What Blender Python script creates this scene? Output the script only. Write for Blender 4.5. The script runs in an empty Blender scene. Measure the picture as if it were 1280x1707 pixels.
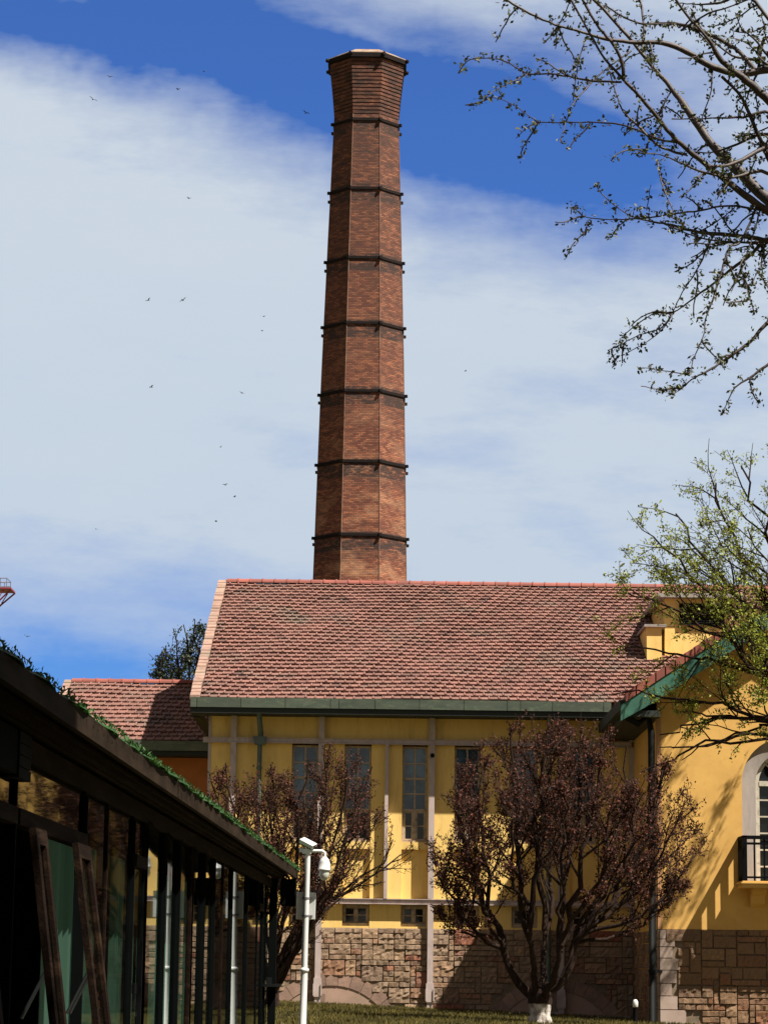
import bpy, math, random
from mathutils import Vector, Matrix
random.seed(7)
sc = bpy.context.scene
COL = sc.collection
# ------------------------------------------------------------------ camera
FPX = 4300.0
PITCH = math.atan(767 / FPX); ROLL = math.radians(.73)
F_ = Vector((0, math.cos(PITCH), math.sin(PITCH)))
U0 = Vector((0, -math.sin(PITCH), math.cos(PITCH))); R0 = Vector((1, 0, 0))
CR = math.cos(ROLL) * R0 + math.sin(ROLL) * U0
CU = math.cos(ROLL) * U0 - math.sin(ROLL) * R0
EYE = Vector((0, 0, 1.6))
cam = bpy.data.cameras.new('camera'); co = bpy.data.objects.new('camera', cam); COL.objects.link(co)
m3 = Matrix((CR, CU, -F_)).transposed()
co.matrix_world = Matrix.Translation(EYE) @ m3.to_4x4()
cam.sensor_fit = 'HORIZONTAL'; cam.sensor_width = 36; cam.lens = FPX / 1280 * 36
cam.clip_start = .3; cam.clip_end = 8000
sc.camera = co

def at(px, py, Y):
    """point of the place seen at photo coordinate (px,py) at distance Y"""
    d = F_ + (px - 640) / FPX * CR + (853.5 - py) / FPX * CU
    return EYE + d * (Y / d.y)
def X(px, Y, py=1400): return at(px, py, Y).x
def Z(py, Y, px=640): return at(px, py, Y).z

# ------------------------------------------------------------------ tagging
def tag(o, label=None, cat=None, group=None, kind=None):
    if label: o['label'] = label
    if cat: o['category'] = cat
    if group: o['group'] = group
    if kind: o['kind'] = kind
    return o
def empty(name, loc=(0, 0, 0), rz=0):
    o = bpy.data.objects.new(name, None); COL.objects.link(o)
    o.location = loc; o.rotation_euler = (0, 0, rz); o.empty_display_size = .3
    return o
# ------------------------------------------------------------------ mesh builder
class MB:
    def __init__(s): s.v = []; s.f = []; s.c = []; s.smooth = []
    def poly(s, pts, c=1.0, sm=False):
        b = len(s.v); s.v += [tuple(p) for p in pts]; s.f.append(tuple(range(b, b + len(pts)))); s.c.append(c); s.smooth.append(sm)
    def box(s, x0, x1, y0, y1, z0, z1, c=1.0):
        if x0 > x1: x0, x1 = x1, x0
        if y0 > y1: y0, y1 = y1, y0
        if z0 > z1: z0, z1 = z1, z0
        b = len(s.v)
        s.v += [(x0, y0, z0), (x1, y0, z0), (x1, y1, z0), (x0, y1, z0), (x0, y0, z1), (x1, y0, z1), (x1, y1, z1), (x0, y1, z1)]
        for q in ((0, 1, 5, 4), (1, 2, 6, 5), (2, 3, 7, 6), (3, 0, 4, 7), (4, 5, 6, 7), (3, 2, 1, 0)):
            s.f.append(tuple(b + i for i in q)); s.c.append(c); s.smooth.append(False)
        return s
    def prism(s, prof, a, b, axis='x', c=1.0):
        """profile of (u,w) points extruded along an axis from a to b"""
        def P(u, w, t):
            return (t, u, w) if axis == 'x' else ((u, t, w) if axis == 'y' else (u, w, t))
        n = len(prof); k = len(s.v)
        s.v += [P(u, w, a) for u, w in prof] + [P(u, w, b) for u, w in prof]
        s.f.append(tuple(range(k, k + n))); s.f.append(tuple(range(k + 2 * n - 1, k + n - 1, -1)))
        s.c += [c, c]; s.smooth += [False, False]
        for i in range(n):
            j = (i + 1) % n
            s.f.append((k + i, k + j, k + n + j, k + n + i)); s.c.append(c); s.smooth.append(False)
        return s
    def tube(s, pts, rad, n=6, c=1.0, cap=True):
        pts = [Vector(p) for p in pts]
        if not hasattr(rad, '__len__'): rad = [rad] * len(pts)
        rings = []; ref = None
        for i, p in enumerate(pts):
            t = (pts[min(i + 1, len(pts) - 1)] - pts[max(i - 1, 0)])
            if t.length < 1e-7: t = Vector((0, 0, 1))
            t.normalize()
            if ref is None:
                ref = Vector((1, 0, 0)) if abs(t.x) < .8 else Vector((0, 1, 0))
            ref = (ref - t * ref.dot(t))
            if ref.length < 1e-4: ref = t.orthogonal()
            ref.normalize(); w = t.cross(ref)
            b = len(s.v)
            for k in range(n):
                a = 2 * math.pi * k / n
                s.v.append(tuple(p + (ref * math.cos(a) + w * math.sin(a)) * rad[i]))
            rings.append(b)
        for i in range(len(rings) - 1):
            a, b = rings[i], rings[i + 1]
            for k in range(n):
                l = (k + 1) % n
                s.f.append((a + k, a + l, b + l, b + k)); s.c.append(c); s.smooth.append(True)
        if cap:
            for q in ([s.v[rings[0] + k] for k in reversed(range(n))], [s.v[rings[-1] + k] for k in range(n)]): s.poly(q, c)
        return s
    def lathe(s, prof, cx, cy, n=24, c=1.0):
        b = len(s.v)
        for r, z in prof:
            for k in range(n):
                a = 2 * math.pi * k / n
                s.v.append((cx + r * math.cos(a), cy + r * math.sin(a), z))
        for i in range(len(prof) - 1):
            for k in range(n):
                l = (k + 1) % n
                s.f.append((b + i * n + k, b + i * n + l, b + (i + 1) * n + l, b + (i + 1) * n + k)); s.c.append(c); s.smooth.append(True)
        for q in ([s.v[b + k] for k in reversed(range(n))], [s.v[b + (len(prof) - 1) * n + k] for k in range(n)]): s.poly(q, c)
        return s
    def build(s, name, mat, parent=None, bevel=0):
        me = bpy.data.meshes.new(name); me.from_pydata(s.v, [], s.f); me.materials.append(mat)
        at_ = me.attributes.new('tint', 'FLOAT', 'FACE'); at_.data.foreach_set('value', s.c)
        me.polygons.foreach_set('use_smooth', s.smooth); me.update()
        o = bpy.data.objects.new(name, me); COL.objects.link(o)
        if parent: o.parent = parent
        if bevel:
            b = o.modifiers.new('bevel', 'BEVEL'); b.width = bevel; b.segments = 2; b.limit_method = 'ANGLE'
        return o

# ------------------------------------------------------------------ materials
def nt(name):
    m = bpy.data.materials.new(name); m.use_nodes = True; t = m.node_tree; t.nodes.clear()
    out = t.nodes.new('ShaderNodeOutputMaterial')
    return m, t, out
def N(t, typ, **kw):
    n = t.nodes.new(typ)
    for k, v in kw.items():
        if k in n.inputs.keys(): n.inputs[k].default_value = v
        else: setattr(n, k, v)
    return n
def mathn(t, op, a, b=None, c=None, clamp=False):
    n = t.nodes.new('ShaderNodeMath'); n.operation = op; n.use_clamp = clamp
    for i, x in enumerate((a, b, c)):
        if x is None: continue
        if isinstance(x, (int, float)): n.inputs[i].default_value = x
        else: t.links.new(x, n.inputs[i])
    return n.outputs[0]
def mixc(t, fac, a, b, mode='MIX'):
    n = t.nodes.new('ShaderNodeMix'); n.data_type = 'RGBA'; n.blend_type = mode
    for i, x in ((0, fac), (6, a), (7, b)):
        if isinstance(x, (int, float)): n.inputs[i].default_value = x
        elif isinstance(x, tuple): n.inputs[i].default_value = (*x, 1)
        else: t.links.new(x, n.inputs[i])
    return n.outputs[2]
def noise(t, scale, detail=4, rough=.6, stretch=(1, 1, 1)):
    tc = t.nodes.new('ShaderNodeTexCoord'); mp = t.nodes.new('ShaderNodeMapping'); mp.inputs['Scale'].default_value = stretch
    t.links.new(tc.outputs['Object'], mp.inputs[0])
    n = N(t, 'ShaderNodeTexNoise', Scale=scale, Detail=detail, Roughness=rough); t.links.new(mp.outputs[0], n.inputs['Vector'])
    return n.outputs['Fac']
def ramp(t, fac, lo, hi):
    n = t.nodes.new('ShaderNodeMapRange'); n.inputs[1].default_value = lo; n.inputs[2].default_value = hi; t.links.new(fac, n.inputs[0]); return n.outputs[0]
def tint(t):
    a = t.nodes.new('ShaderNodeAttribute'); a.attribute_name = 'tint'; return a.outputs['Fac']
def mat(name, c1, c2=None, scale=3, rough=.8, bump=.0, bscale=30, metal=0, c3=None, s3=.6, stretch=(1, 1, 1), spec=.5, bdist=.02, lo=.35, hi=.65):
    m, t, out = nt(name)
    b = N(t, 'ShaderNodeBsdfPrincipled', Roughness=rough, Metallic=metal)
    b.inputs['Specular IOR Level'].default_value = spec
    c2 = c2 or tuple(x * .8 for x in c1)
    col = mixc(t, ramp(t, noise(t, scale, stretch=stretch), lo, hi), c1, c2)
    if c3: col = mixc(t, ramp(t, noise(t, s3, 6, .7, stretch), .52, .72), col, c3)
    tt = tint(t)
    cc = t.nodes.new('ShaderNodeCombineXYZ')
    for i in range(3): t.links.new(tt, cc.inputs[i])
    col = mixc(t, 1.0, col, cc.outputs[0], 'MULTIPLY')
    t.links.new(col, b.inputs['Base Color'])
    if bump:
        bp = N(t, 'ShaderNodeBump', Strength=bump, Distance=bdist); t.links.new(noise(t, bscale, 5, .65, stretch), bp.inputs['Height'])
        t.links.new(bp.outputs[0], b.inputs['Normal'])
    t.links.new(b.outputs[0], out.inputs[0])
    return m
def leafmat(name, c1, c2, trans=.35, rough=.5):
    m, t, out = nt(name)
    b = N(t, 'ShaderNodeBsdfPrincipled', Roughness=rough); tr = t.nodes.new('ShaderNodeBsdfTranslucent'); mx = t.nodes.new('ShaderNodeMixShader'); mx.inputs[0].default_value = trans
    b.inputs['Specular IOR Level'].default_value = .35
    col = mixc(t, tint(t), c1, c2)
    t.links.new(col, b.inputs['Base Color']); t.links.new(col, tr.inputs[0])
    t.links.new(b.outputs[0], mx.inputs[1]); t.links.new(tr.outputs[0], mx.inputs[2]); t.links.new(mx.outputs[0], out.inputs[0])
    return m
def glass_mat(name, tintc, behind=.75, base_reflect=.06):
    m, t, out = nt(name)
    tr = t.nodes.new('ShaderNodeBsdfTransparent'); tr.inputs[0].default_value = (*tintc, 1)
    gl = N(t, 'ShaderNodeBsdfGlossy', Roughness=.02); gl.inputs['Color'].default_value = (.9, .95, .95, 1)
    fr = N(t, 'ShaderNodeFresnel', IOR=1.5)
    bp = N(t, 'ShaderNodeBump', Strength=.05, Distance=.01); t.links.new(noise(t, .9, 2, .5), bp.inputs['Height']); t.links.new(bp.outputs[0], gl.inputs['Normal'])
    mx = t.nodes.new('ShaderNodeMixShader'); t.links.new(mathn(t, 'MULTIPLY', fr.outputs[0], .8), mx.inputs[0]); t.links.new(tr.outputs[0], mx.inputs[1]); t.links.new(gl.outputs[0], mx.inputs[2])
    t.links.new(mx.outputs[0], out.inputs[0])
    return m

YEL = mat('yellow_render', (.77, .535, .175), (.70, .47, .14), scale=1.6, stretch=(1.6, 1.6, .35), lo=.3, hi=.7, rough=.9, bump=.18, bscale=6, c3=(.56, .37, .115), s3=.9)
YEL2 = mat('ochre_render', (.62, .37, .10), (.55, .32, .085), scale=1.1, rough=.9, bump=.25, bscale=3, c3=(.50, .28, .07), s3=.6)
ORA = mat('orange_render', (.44, .155, .045), (.38, .13, .038), scale=1.2, rough=.9)
TILE = mat('roof_tile_clay', (.195, .092, .070), (.145, .066, .052), scale=2.2, rough=.8, bump=.2, bscale=14, c3=(.115, .085, .065), s3=.4)
TILED = mat('ridge_tile_clay', (.24, .062, .042), (.18, .05, .036), scale=1.2, rough=.75, bump=.1)
VERGE = mat('verge_tile_pale', (.30, .19, .145), (.22, .13, .10), scale=3, rough=.85, bump=.5, bscale=6, bdist=.05, c3=(.20, .17, .12), s3=.5)
ROOFB = mat('roof_underlay', (.06, .025, .02), rough=.95)
COPPER = mat('green_copper', (.082, .104, .076), (.056, .076, .056), scale=1.2, rough=.6, c3=(.13, .17, .11), s3=2.5, stretch=(1, 1, 3))
COPBR = mat('bright_green_copper', (.030, .13, .085), (.025, .095, .07), scale=2, rough=.55, c3=(.07, .17, .12), s3=1.5)
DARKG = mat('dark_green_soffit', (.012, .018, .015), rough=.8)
PIPEG = mat('green_pipe_paint', (.045, .07, .055), (.07, .10, .08), scale=2, rough=.45)
PIPED = mat('black_pipe_paint', (.004, .005, .005), rough=.7, spec=.15)
STEEL = mat('pale_steel_paint', (.44, .36, .34), (.38, .31, .29), scale=3, rough=.55, c3=(.30, .22, .19), s3=1.5, stretch=(2, 2, .6))
WOODW = mat('weathered_window_wood', (.42, .33, .235), (.30, .22, .15), scale=5, rough=.8, c3=(.14, .095, .06), s3=3, bump=.3, bscale=20)
PANE = mat('window_glass_blue', (.075, .13, .19), (.022, .045, .075), scale=1.1, rough=.06, spec=.8, lo=.42, hi=.58)  # blue and dark mottling paints uneven reflections into the panes
PANED = mat('window_glass_dark', (.008, .009, .010), (.004, .004, .005), scale=.8, rough=.05, spec=.6)
IRON = mat('black_iron', (.004, .004, .005), rough=.8, spec=.05)
IRONB = mat('chimney_band_iron', (.006, .005, .005), (.012, .007, .006), scale=3, rough=.85, spec=.15)
CONC = mat('grey_stone_surround', (.30, .26, .235), (.24, .21, .19), scale=2, rough=.85, bump=.3, bscale=12, stretch=(2, 2, .5))
WHITE = mat('white_paint', (.56, .57, .56), (.50, .51, .50), scale=4, rough=.35)
CAMGREY = mat('camera_glass', (.10, .11, .11), rough=.15)
BARK = mat('dark_bark', (.016, .009, .007), (.032, .019, .014), scale=6, rough=.95, spec=.12, bump=.8, bscale=14, bdist=.04, stretch=(2, 2, .5))
BARKH = mat('smooth_purple_bark', (.048, .028, .024), (.014, .008, .008), scale=9, rough=.6, bump=.5, bscale=40, bdist=.01)
LIME = mat('whitewash', (.50, .46, .42), (.26, .22, .19), scale=4, rough=.95, bump=.9, bscale=9, bdist=.06, c3=(.06, .045, .035), s3=2.6, lo=.42, hi=.6)
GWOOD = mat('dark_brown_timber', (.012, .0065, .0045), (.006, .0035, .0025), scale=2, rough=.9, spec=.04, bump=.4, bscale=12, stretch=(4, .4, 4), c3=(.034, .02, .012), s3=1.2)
GTRIM = mat('worn_eave_board', (.026, .017, .011), (.012, .008, .005), scale=3, rough=.9, spec=.04, stretch=(3, .5, 3))
GBLK = mat('black_green_metal', (.003, .004, .004), rough=.9, spec=.03)
CURT = mat('teal_curtain', (.22, .36, .29), (.15, .26, .21), scale=1, rough=.9, stretch=(3, 3, .3))
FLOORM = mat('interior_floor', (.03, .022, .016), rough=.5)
LEAFP = leafmat('plum_leaf', (.016, .005, .004), (.125, .038, .020), .25, .8)
LEAFG = leafmat('fresh_leaf', (.09, .11, .014), (.36, .40, .05), .4)
LEAFB = leafmat('bud_leaf', (.014, .018, .005), (.075, .085, .018), .2)
LEAFD = leafmat('dark_leaf', (.010, .022, .008), (.035, .055, .018), .2)
TURF = leafmat('roof_turf', (.010, .036, .005), (.028, .095, .014), .2, .7)
GRASSB = leafmat('grass_blade', (.030, .026, .006), (.135, .11, .022), .3, .7)
CURBM = mat('kerb_concrete', (.42, .39, .35), rough=.9, bump=.3)
REDST = mat('red_painted_steel', (.22, .02, .03), rough=.5)
GREYST = mat('grey_steel', (.16, .15, .17), rough=.5)
BIRD = mat('bird_plumage', (.02, .02, .025), rough=.8)
SIDEP = mat('side_panel_grey', (.010, .011, .011), rough=.9, spec=.05)

def stone_mat(name='rough_ashlar', k=(1, 1, 1)):
    m, t, out = nt(name)
    b = N(t, 'ShaderNodeBsdfPrincipled', Roughness=.92)
    a = t.nodes.new('ShaderNodeAttribute'); a.attribute_name = 'tint'
    cr = t.nodes.new('ShaderNodeValToRGB'); t.links.new(a.outputs['Fac'], cr.inputs[0])
    cols = [(0, (.215, .14, .085)), (.2, (.30, .20, .125)), (.4, (.25, .175, .12)), (.55, (.36, .245, .15)), (.7, (.29, .14, .075)), (.85, (.19, .135, .095)), (.95, (.25, .075, .04)), (1, (.36, .26, .175))]
    cols = [(p, tuple(a_ * b_ for a_, b_ in zip(c, k))) for p, c in cols]
    e = cr.color_ramp.elements
    e[0].position = 0; e[0].color = (*cols[0][1], 1); e[1].position = 1; e[1].color = (*cols[-1][1], 1)
    for p, c in cols[1:-1]: q = e.new(p); q.color = (*c, 1)
    n1 = ramp(t, noise(t, 4, 6, .7), .3, .7)
    col = mixc(t, n1, cr.outputs[0], (.15, .10, .065)); col2 = mixc(t, .55, cr.outputs[0], col)
    t.links.new(col2, b.inputs['Base Color'])
    bp = N(t, 'ShaderNodeBump', Strength=.9, Distance=.05); t.links.new(noise(t, 7, 6, .75), bp.inputs['Height']); t.links.new(bp.outputs[0], b.inputs['Normal'])
    t.links.new(b.outputs[0], out.inputs[0]); return m
STONE = stone_mat()
STONE2 = stone_mat('russet_ashlar', (.74, .62, .50))
MORTAR = mat('stone_mortar', (.20, .15, .10), (.13, .095, .065), scale=5, rough=.95)
VOUS = mat('arch_stone', (.27, .17, .125), (.20, .13, .10), scale=3, rough=.9, bump=.5, bscale=10)
INFILL = mat('arch_infill_plaster', (.36, .24, .185), (.30, .20, .15), scale=1.2, rough=.95, bump=.2, c3=(.24, .18, .13), s3=.8)
QUOIN = mat('smooth_quoin', (.36, .28, .235), (.30, .22, .18), scale=2, rough=.9, bump=.2)

def sepz(t):
    sp_ = t.nodes.new('ShaderNodeSeparateXYZ'); g_ = t.nodes.new('ShaderNodeTexCoord'); t.links.new(g_.outputs['Object'], sp_.inputs[0]); return sp_.outputs[2]
def brick_mat():
    m, t, out = nt('chimney_brick')
    b = N(t, 'ShaderNodeBsdfPrincipled', Roughness=.9)
    uv = t.nodes.new('ShaderNodeUVMap')
    mp = t.nodes.new('ShaderNodeMapping'); t.links.new(uv.outputs[0], mp.inputs[0])
    br = t.nodes.new('ShaderNodeTexBrick'); t.links.new(mp.outputs[0], br.inputs['Vector'])
    br.inputs['Color1'].default_value = (.17, .042, .020, 1); br.inputs['Color2'].default_value = (.48, .175, .078, 1)
    br.inputs['Mortar'].default_value = (.075, .038, .025, 1)
    br.inputs['Scale'].default_value = 1; br.inputs['Mortar Size'].default_value = .012; br.inputs['Mortar Smooth'].default_value = .2
    br.inputs['Bias'].default_value = -.15; br.inputs['Brick Width'].default_value = .30; br.inputs['Row Height'].default_value = .105
    # single burnt / missing bricks
    br2 = t.nodes.new('ShaderNodeTexBrick'); t.links.new(mp.outputs[0], br2.inputs['Vector'])
    br2.inputs['Color1'].default_value = (0, 0, 0, 1); br2.inputs['Color2'].default_value = (1, 1, 1, 1); br2.inputs['Mortar'].default_value = (0, 0, 0, 1)
    br2.inputs['Scale'].default_value = 1; br2.inputs['Mortar Size'].default_value = .0; br2.inputs['Brick Width'].default_value = .30; br2.inputs['Row Height'].default_value = .105; br2.inputs['Bias'].default_value = -.35
    br2.offset = .5
    col = mixc(t, mathn(t, 'MULTIPLY', ramp(t, br2.outputs[0], .66, .86), .75), br.outputs[0], (.05, .028, .02))
    # long horizontal streaks of older brick
    col = mixc(t, mathn(t, 'MULTIPLY', ramp(t, noise(t, 1.0, 6, .75, (1, 1, 4)), .42, .62), .72), col, (.085, .026, .014))
    col = mixc(t, mathn(t, 'MULTIPLY', ramp(t, noise(t, .55, 4, .6, (1, 1, 1.6)), .5, .72), mathn(t, 'SUBTRACT', .75, mathn(t, 'MULTIPLY', ramp(t, sepz(t), 22, 42), .75))), col, (.55, .31, .17))
    # soot: towards the mouth and below the bands (stains on the brick)
    sep = t.nodes.new('ShaderNodeSeparateXYZ'); g = t.nodes.new('ShaderNodeTexCoord'); t.links.new(g.outputs['Object'], sep.inputs[0])
    hz = sep.outputs[2]
    soot = ramp(t, hz, 16, 56)
    soot = mathn(t, 'MULTIPLY', soot, mathn(t, 'ADD', .02, mathn(t, 'MULTIPLY', ramp(t, noise(t, .9, 6, .75, (1, 1, 3)), .22, .66), 1.1)))
    at2 = t.nodes.new('ShaderNodeAttribute'); at2.attribute_name = 'tint'
    st = mathn(t, 'SUBTRACT', 1, at2.outputs['Fac'])
    st = mathn(t, 'MULTIPLY', st, ramp(t, noise(t, 1.6, 6, .75, (1, 1, 2.5)), .34, .52))
    col = mixc(t, mathn(t, 'MAXIMUM', soot, st, clamp=True), col, (.030, .014, .010))
    t.links.new(col, b.inputs['Base Color'])
    bp = N(t, 'ShaderNodeBump', Strength=.7, Distance=.03); bp.invert = True; t.links.new(br.outputs['Fac'], bp.inputs['Height']); t.links.new(bp.outputs[0], b.inputs['Normal'])
    t.links.new(b.outputs[0], out.inputs[0]); return m
BRICK = brick_mat()

# ------------------------------------------------------------------ light
SUNV = Vector((1, -.63, 1.75)).normalized()
el = math.asin(SUNV.z); az = math.atan2(SUNV.x, SUNV.y)
sun = bpy.data.lights.new('sun', 'SUN'); so = bpy.data.objects.new('sun', sun); COL.objects.link(so)
sun.energy = 5.0; sun.angle = math.radians(.5); sun.color = (1, .93, .82)
so.rotation_euler = SUNV.to_track_quat('Z', 'Y').to_euler(); so.location = (30, -20, 60)
sc.view_settings.view_transform = 'Standard'; sc.view_settings.look = 'None'; sc.view_settings.exposure = 1.22; sc.view_settings.gamma = 1
W = bpy.data.worlds.new('World'); sc.world = W; W.use_nodes = True
t = W.node_tree; t.nodes.clear()
wo = t.nodes.new('ShaderNodeOutputWorld'); bg = t.nodes.new('ShaderNodeBackground'); t.links.new(bg.outputs[0], wo.inputs[0])
SKYS = .05
bg.inputs[1].default_value = SKYS
sky = t.nodes.new('ShaderNodeTexSky'); sky.sky_type = 'NISHITA'; sky.sun_disc = False; sky.sun_elevation = el; sky.sun_rotation = az
sky.air_density = 1.0; sky.dust_density = .4; sky.ozone_density = 2.5
tc = t.nodes.new('ShaderNodeTexCoord'); sp = t.nodes.new('ShaderNodeSeparateXYZ'); t.links.new(tc.outputs['Generated'], sp.inputs[0])
yy = mathn(t, 'MAXIMUM', sp.outputs[1], .08)
u = mathn(t, 'DIVIDE', sp.outputs[0], yy); v = mathn(t, 'DIVIDE', sp.outputs[2], yy)
# sky map coordinates in thousandths: p right, q down from the zenith side (the clouds' own layout around north)
P = mathn(t, 'MULTIPLY_ADD', u, 4.3, .64); Q = mathn(t, 'MULTIPLY_ADD', v, -4.3, 1.62)
cv = t.nodes.new('ShaderNodeCombineXYZ'); t.links.new(P, cv.inputs[0]); t.links.new(Q, cv.inputs[1])
def wn(scale, detail, rough, st=(1, 1, 1), rot=0, off=0):
    mp = t.nodes.new('ShaderNodeMapping'); mp.inputs['Scale'].default_value = st; mp.inputs['Rotation'].default_value = (0, 0, rot); mp.inputs['Location'].default_value = (off, off * .7, 0)
    t.links.new(cv.outputs[0], mp.inputs[0]); n = N(t, 'ShaderNodeTexNoise', Scale=scale, Detail=detail, Roughness=rough); t.links.new(mp.outputs[0], n.inputs[0]); return n.outputs['Fac']
wx = mathn(t, 'MULTIPLY_ADD', wn(2.2, 5, .6), .22, -.11); wy = mathn(t, 'MULTIPLY_ADD', wn(2.2, 5, .6, off=7.3), .22, -.11)
P2 = mathn(t, 'ADD', P, wx); Q2 = mathn(t, 'ADD', Q, wy)
def gauss(cx, cy, sx, sy, rot, amp):
    dx = mathn(t, 'SUBTRACT', P2, cx); dy = mathn(t, 'SUBTRACT', Q2, cy); c, s = math.cos(rot), math.sin(rot)
    a = mathn(t, 'MULTIPLY', mathn(t, 'ADD', mathn(t, 'MULTIPLY', dx, c), mathn(t, 'MULTIPLY', dy, s)), 1 / sx)
    b = mathn(t, 'MULTIPLY', mathn(t, 'SUBTRACT', mathn(t, 'MULTIPLY', dy, c), mathn(t, 'MULTIPLY', dx, s)), 1 / sy)
    e = mathn(t, 'EXPONENT', mathn(t, 'MULTIPLY', mathn(t, 'ADD', mathn(t, 'MULTIPLY', a, a), mathn(t, 'MULTIPLY', b, b)), -1))
    return mathn(t, 'MULTIPLY', e, amp)
m_ = None
for g in [(.46, .05, .40, .16, .42, .95), (.82, .20, .36, .16, .28, 1.1), (1.15, .27, .30, .10, .25, .45), (.05, -.01, .34, .085, .12, 1.05),
          (.10, 1.16, .55, .14, .04, 1.1), (1.0, .08, .36, .14, .15, .50), (.80, .78, .18, .10, .1, .16), (.30, .95, .35, .08, .15, .22), (1.25, .75, .3, .2, 0, .10),
          (.60, .015, .15, .03, .3, -.40), (.95, .12, .18, .05, .3, -.30), (1.2, .04, .2, .04, .2, -.15), (.25, .42, .45, .2, .2, -.10)]:
    x = gauss(*g); m_ = x if m_ is None else mathn(t, 'ADD', m_, x)
wis = mathn(t, 'MULTIPLY_ADD', wn(3.0, 10, .66, (.6, 1.9, 1), -.5, 3.1), 1.0, -.5)
cl = mathn(t, 'SUBTRACT', 1.05, m_); cl = mathn(t, 'ADD', cl, mathn(t, 'MULTIPLY', wis, 1.25), clamp=True)
mr = t.nodes.new('ShaderNodeMapRange'); mr.inputs[1].default_value = -.02; mr.inputs[2].default_value = 1.0; t.links.new(cl, mr.inputs[0])
front = t.nodes.new('ShaderNodeMapRange'); front.interpolation_type = 'SMOOTHSTEP'; front.inputs[1].default_value = .55; front.inputs[2].default_value = .85; t.links.new(sp.outputs[1], front.inputs[0])
fac = mathn(t, 'MULTIPLY', mr.outputs[0], front.outputs[0])
G = 1 / (SKYS * 2 ** 1.22)
blue = mixc(t, 1.0, sky.outputs[0], (.26, .53, 1.06), 'MULTIPLY')
# the rest of the dome: unseen, dimmed sky mixed with an added warm fill
rest = mixc(t, .55, mixc(t, 1.0, sky.outputs[0], (.70, .70, .70), 'MULTIPLY'), tuple(c * G * .38 for c in (.95, .74, .53)))
blue_r = mixc(t, front.outputs[0], rest, blue)
cc1 = tuple(c * G for c in (.60, .675, .765)); cc2 = tuple(c * G for c in (.47, .585, .75))
lowf = t.nodes.new('ShaderNodeMapRange'); lowf.inputs[1].default_value = .3; lowf.inputs[2].default_value = 1.15; t.links.new(Q, lowf.inputs[0])
ccol = mixc(t, mathn(t, 'ADD', mathn(t, 'MULTIPLY', lowf.outputs[0], .5), mathn(t, 'MULTIPLY', wis, -.6), clamp=True), cc1, cc2)
skyc = mixc(t, fac, blue_r, ccol)
t.links.new(skyc, bg.inputs[0])

# ------------------------------------------------------------------ ground
def gz(x, y):
    w = min(max((y - 55) / 45, 0), 1); w = w * w * (3 - 2 * w)
    return w * (.11 - .035 * min(max(x, -25), 25))
def grange(a, b, n): return [a + (b - a) * i / n for i in range(n + 1)]
gx = [-3000, -1200, -400, -120] + grange(-50, 50, 50) + [120, 400, 1200, 3000]
gy = [-3000, -1000, -300, -80] + grange(-20, 160, 90) + [300, 800, 2000, 4500]
g = MB(); g.v = [(x, y, gz(x, y) + (random.uniform(-.02, .02) if 55 < y < 113 and abs(x) < 30 else 0)) for y in gy for x in gx]
nx = len(gx)
for j in range(len(gy) - 1):
    for i in range(nx - 1):
        g.f.append((j * nx + i, j * nx + i + 1, (j + 1) * nx + i + 1, (j + 1) * nx + i)); g.c.append(1); g.smooth.append(True)
LAWN = mat('lawn_soil', (.10, .082, .02), (.04, .034, .01), scale=.9, rough=.95, bump=.6, bscale=20, c3=(.17, .13, .05), s3=.35)
tag(g.build('ground', LAWN), kind='structure')
gr = MB()
for i in range(42000):
    y = random.uniform(74, 112.8); hw = y * .155 + 1
    x = random.uniform(-hw * .6, hw)
    if x > 10.6 and y > 102.6: continue
    z = gz(x, y); h = random.uniform(.05, .16); a = random.uniform(0, 6.28); w = random.uniform(.02, .05); b = random.uniform(-.06, .06)
    dx, dy = math.cos(a) * w, math.sin(a) * w
    patch = math.sin(x * 1.7 + y * .6) * math.sin(x * .5 - y * .9) * .3 + .5
    gr.poly([(x - dx, y - dy, z - .01), (x + dx, y + dy, z - .01), (x + b, y + b * .5, z + h)], min(max(patch + random.uniform(-.35, .35), 0), 1))
tag(gr.build('lawn_grass', GRASSB), 'yellowish green grass on the lawn before the stone base of the building', 'grass', kind='stuff')
k = MB(); k.prism([(112.2, -.45), (112.2, -.16), (112.34, -.16), (112.34, -.45)], X(935, 112.3), 10.8)
k.prism([(112.2, -.3), (112.2, -.02), (112.34, -.02), (112.34, -.3)], X(760, 112.3), X(934, 112.3))
tag(k.build('kerb', CURBM), 'pale concrete kerb strip along the foot of the shaded stone wall', 'kerb')

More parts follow.
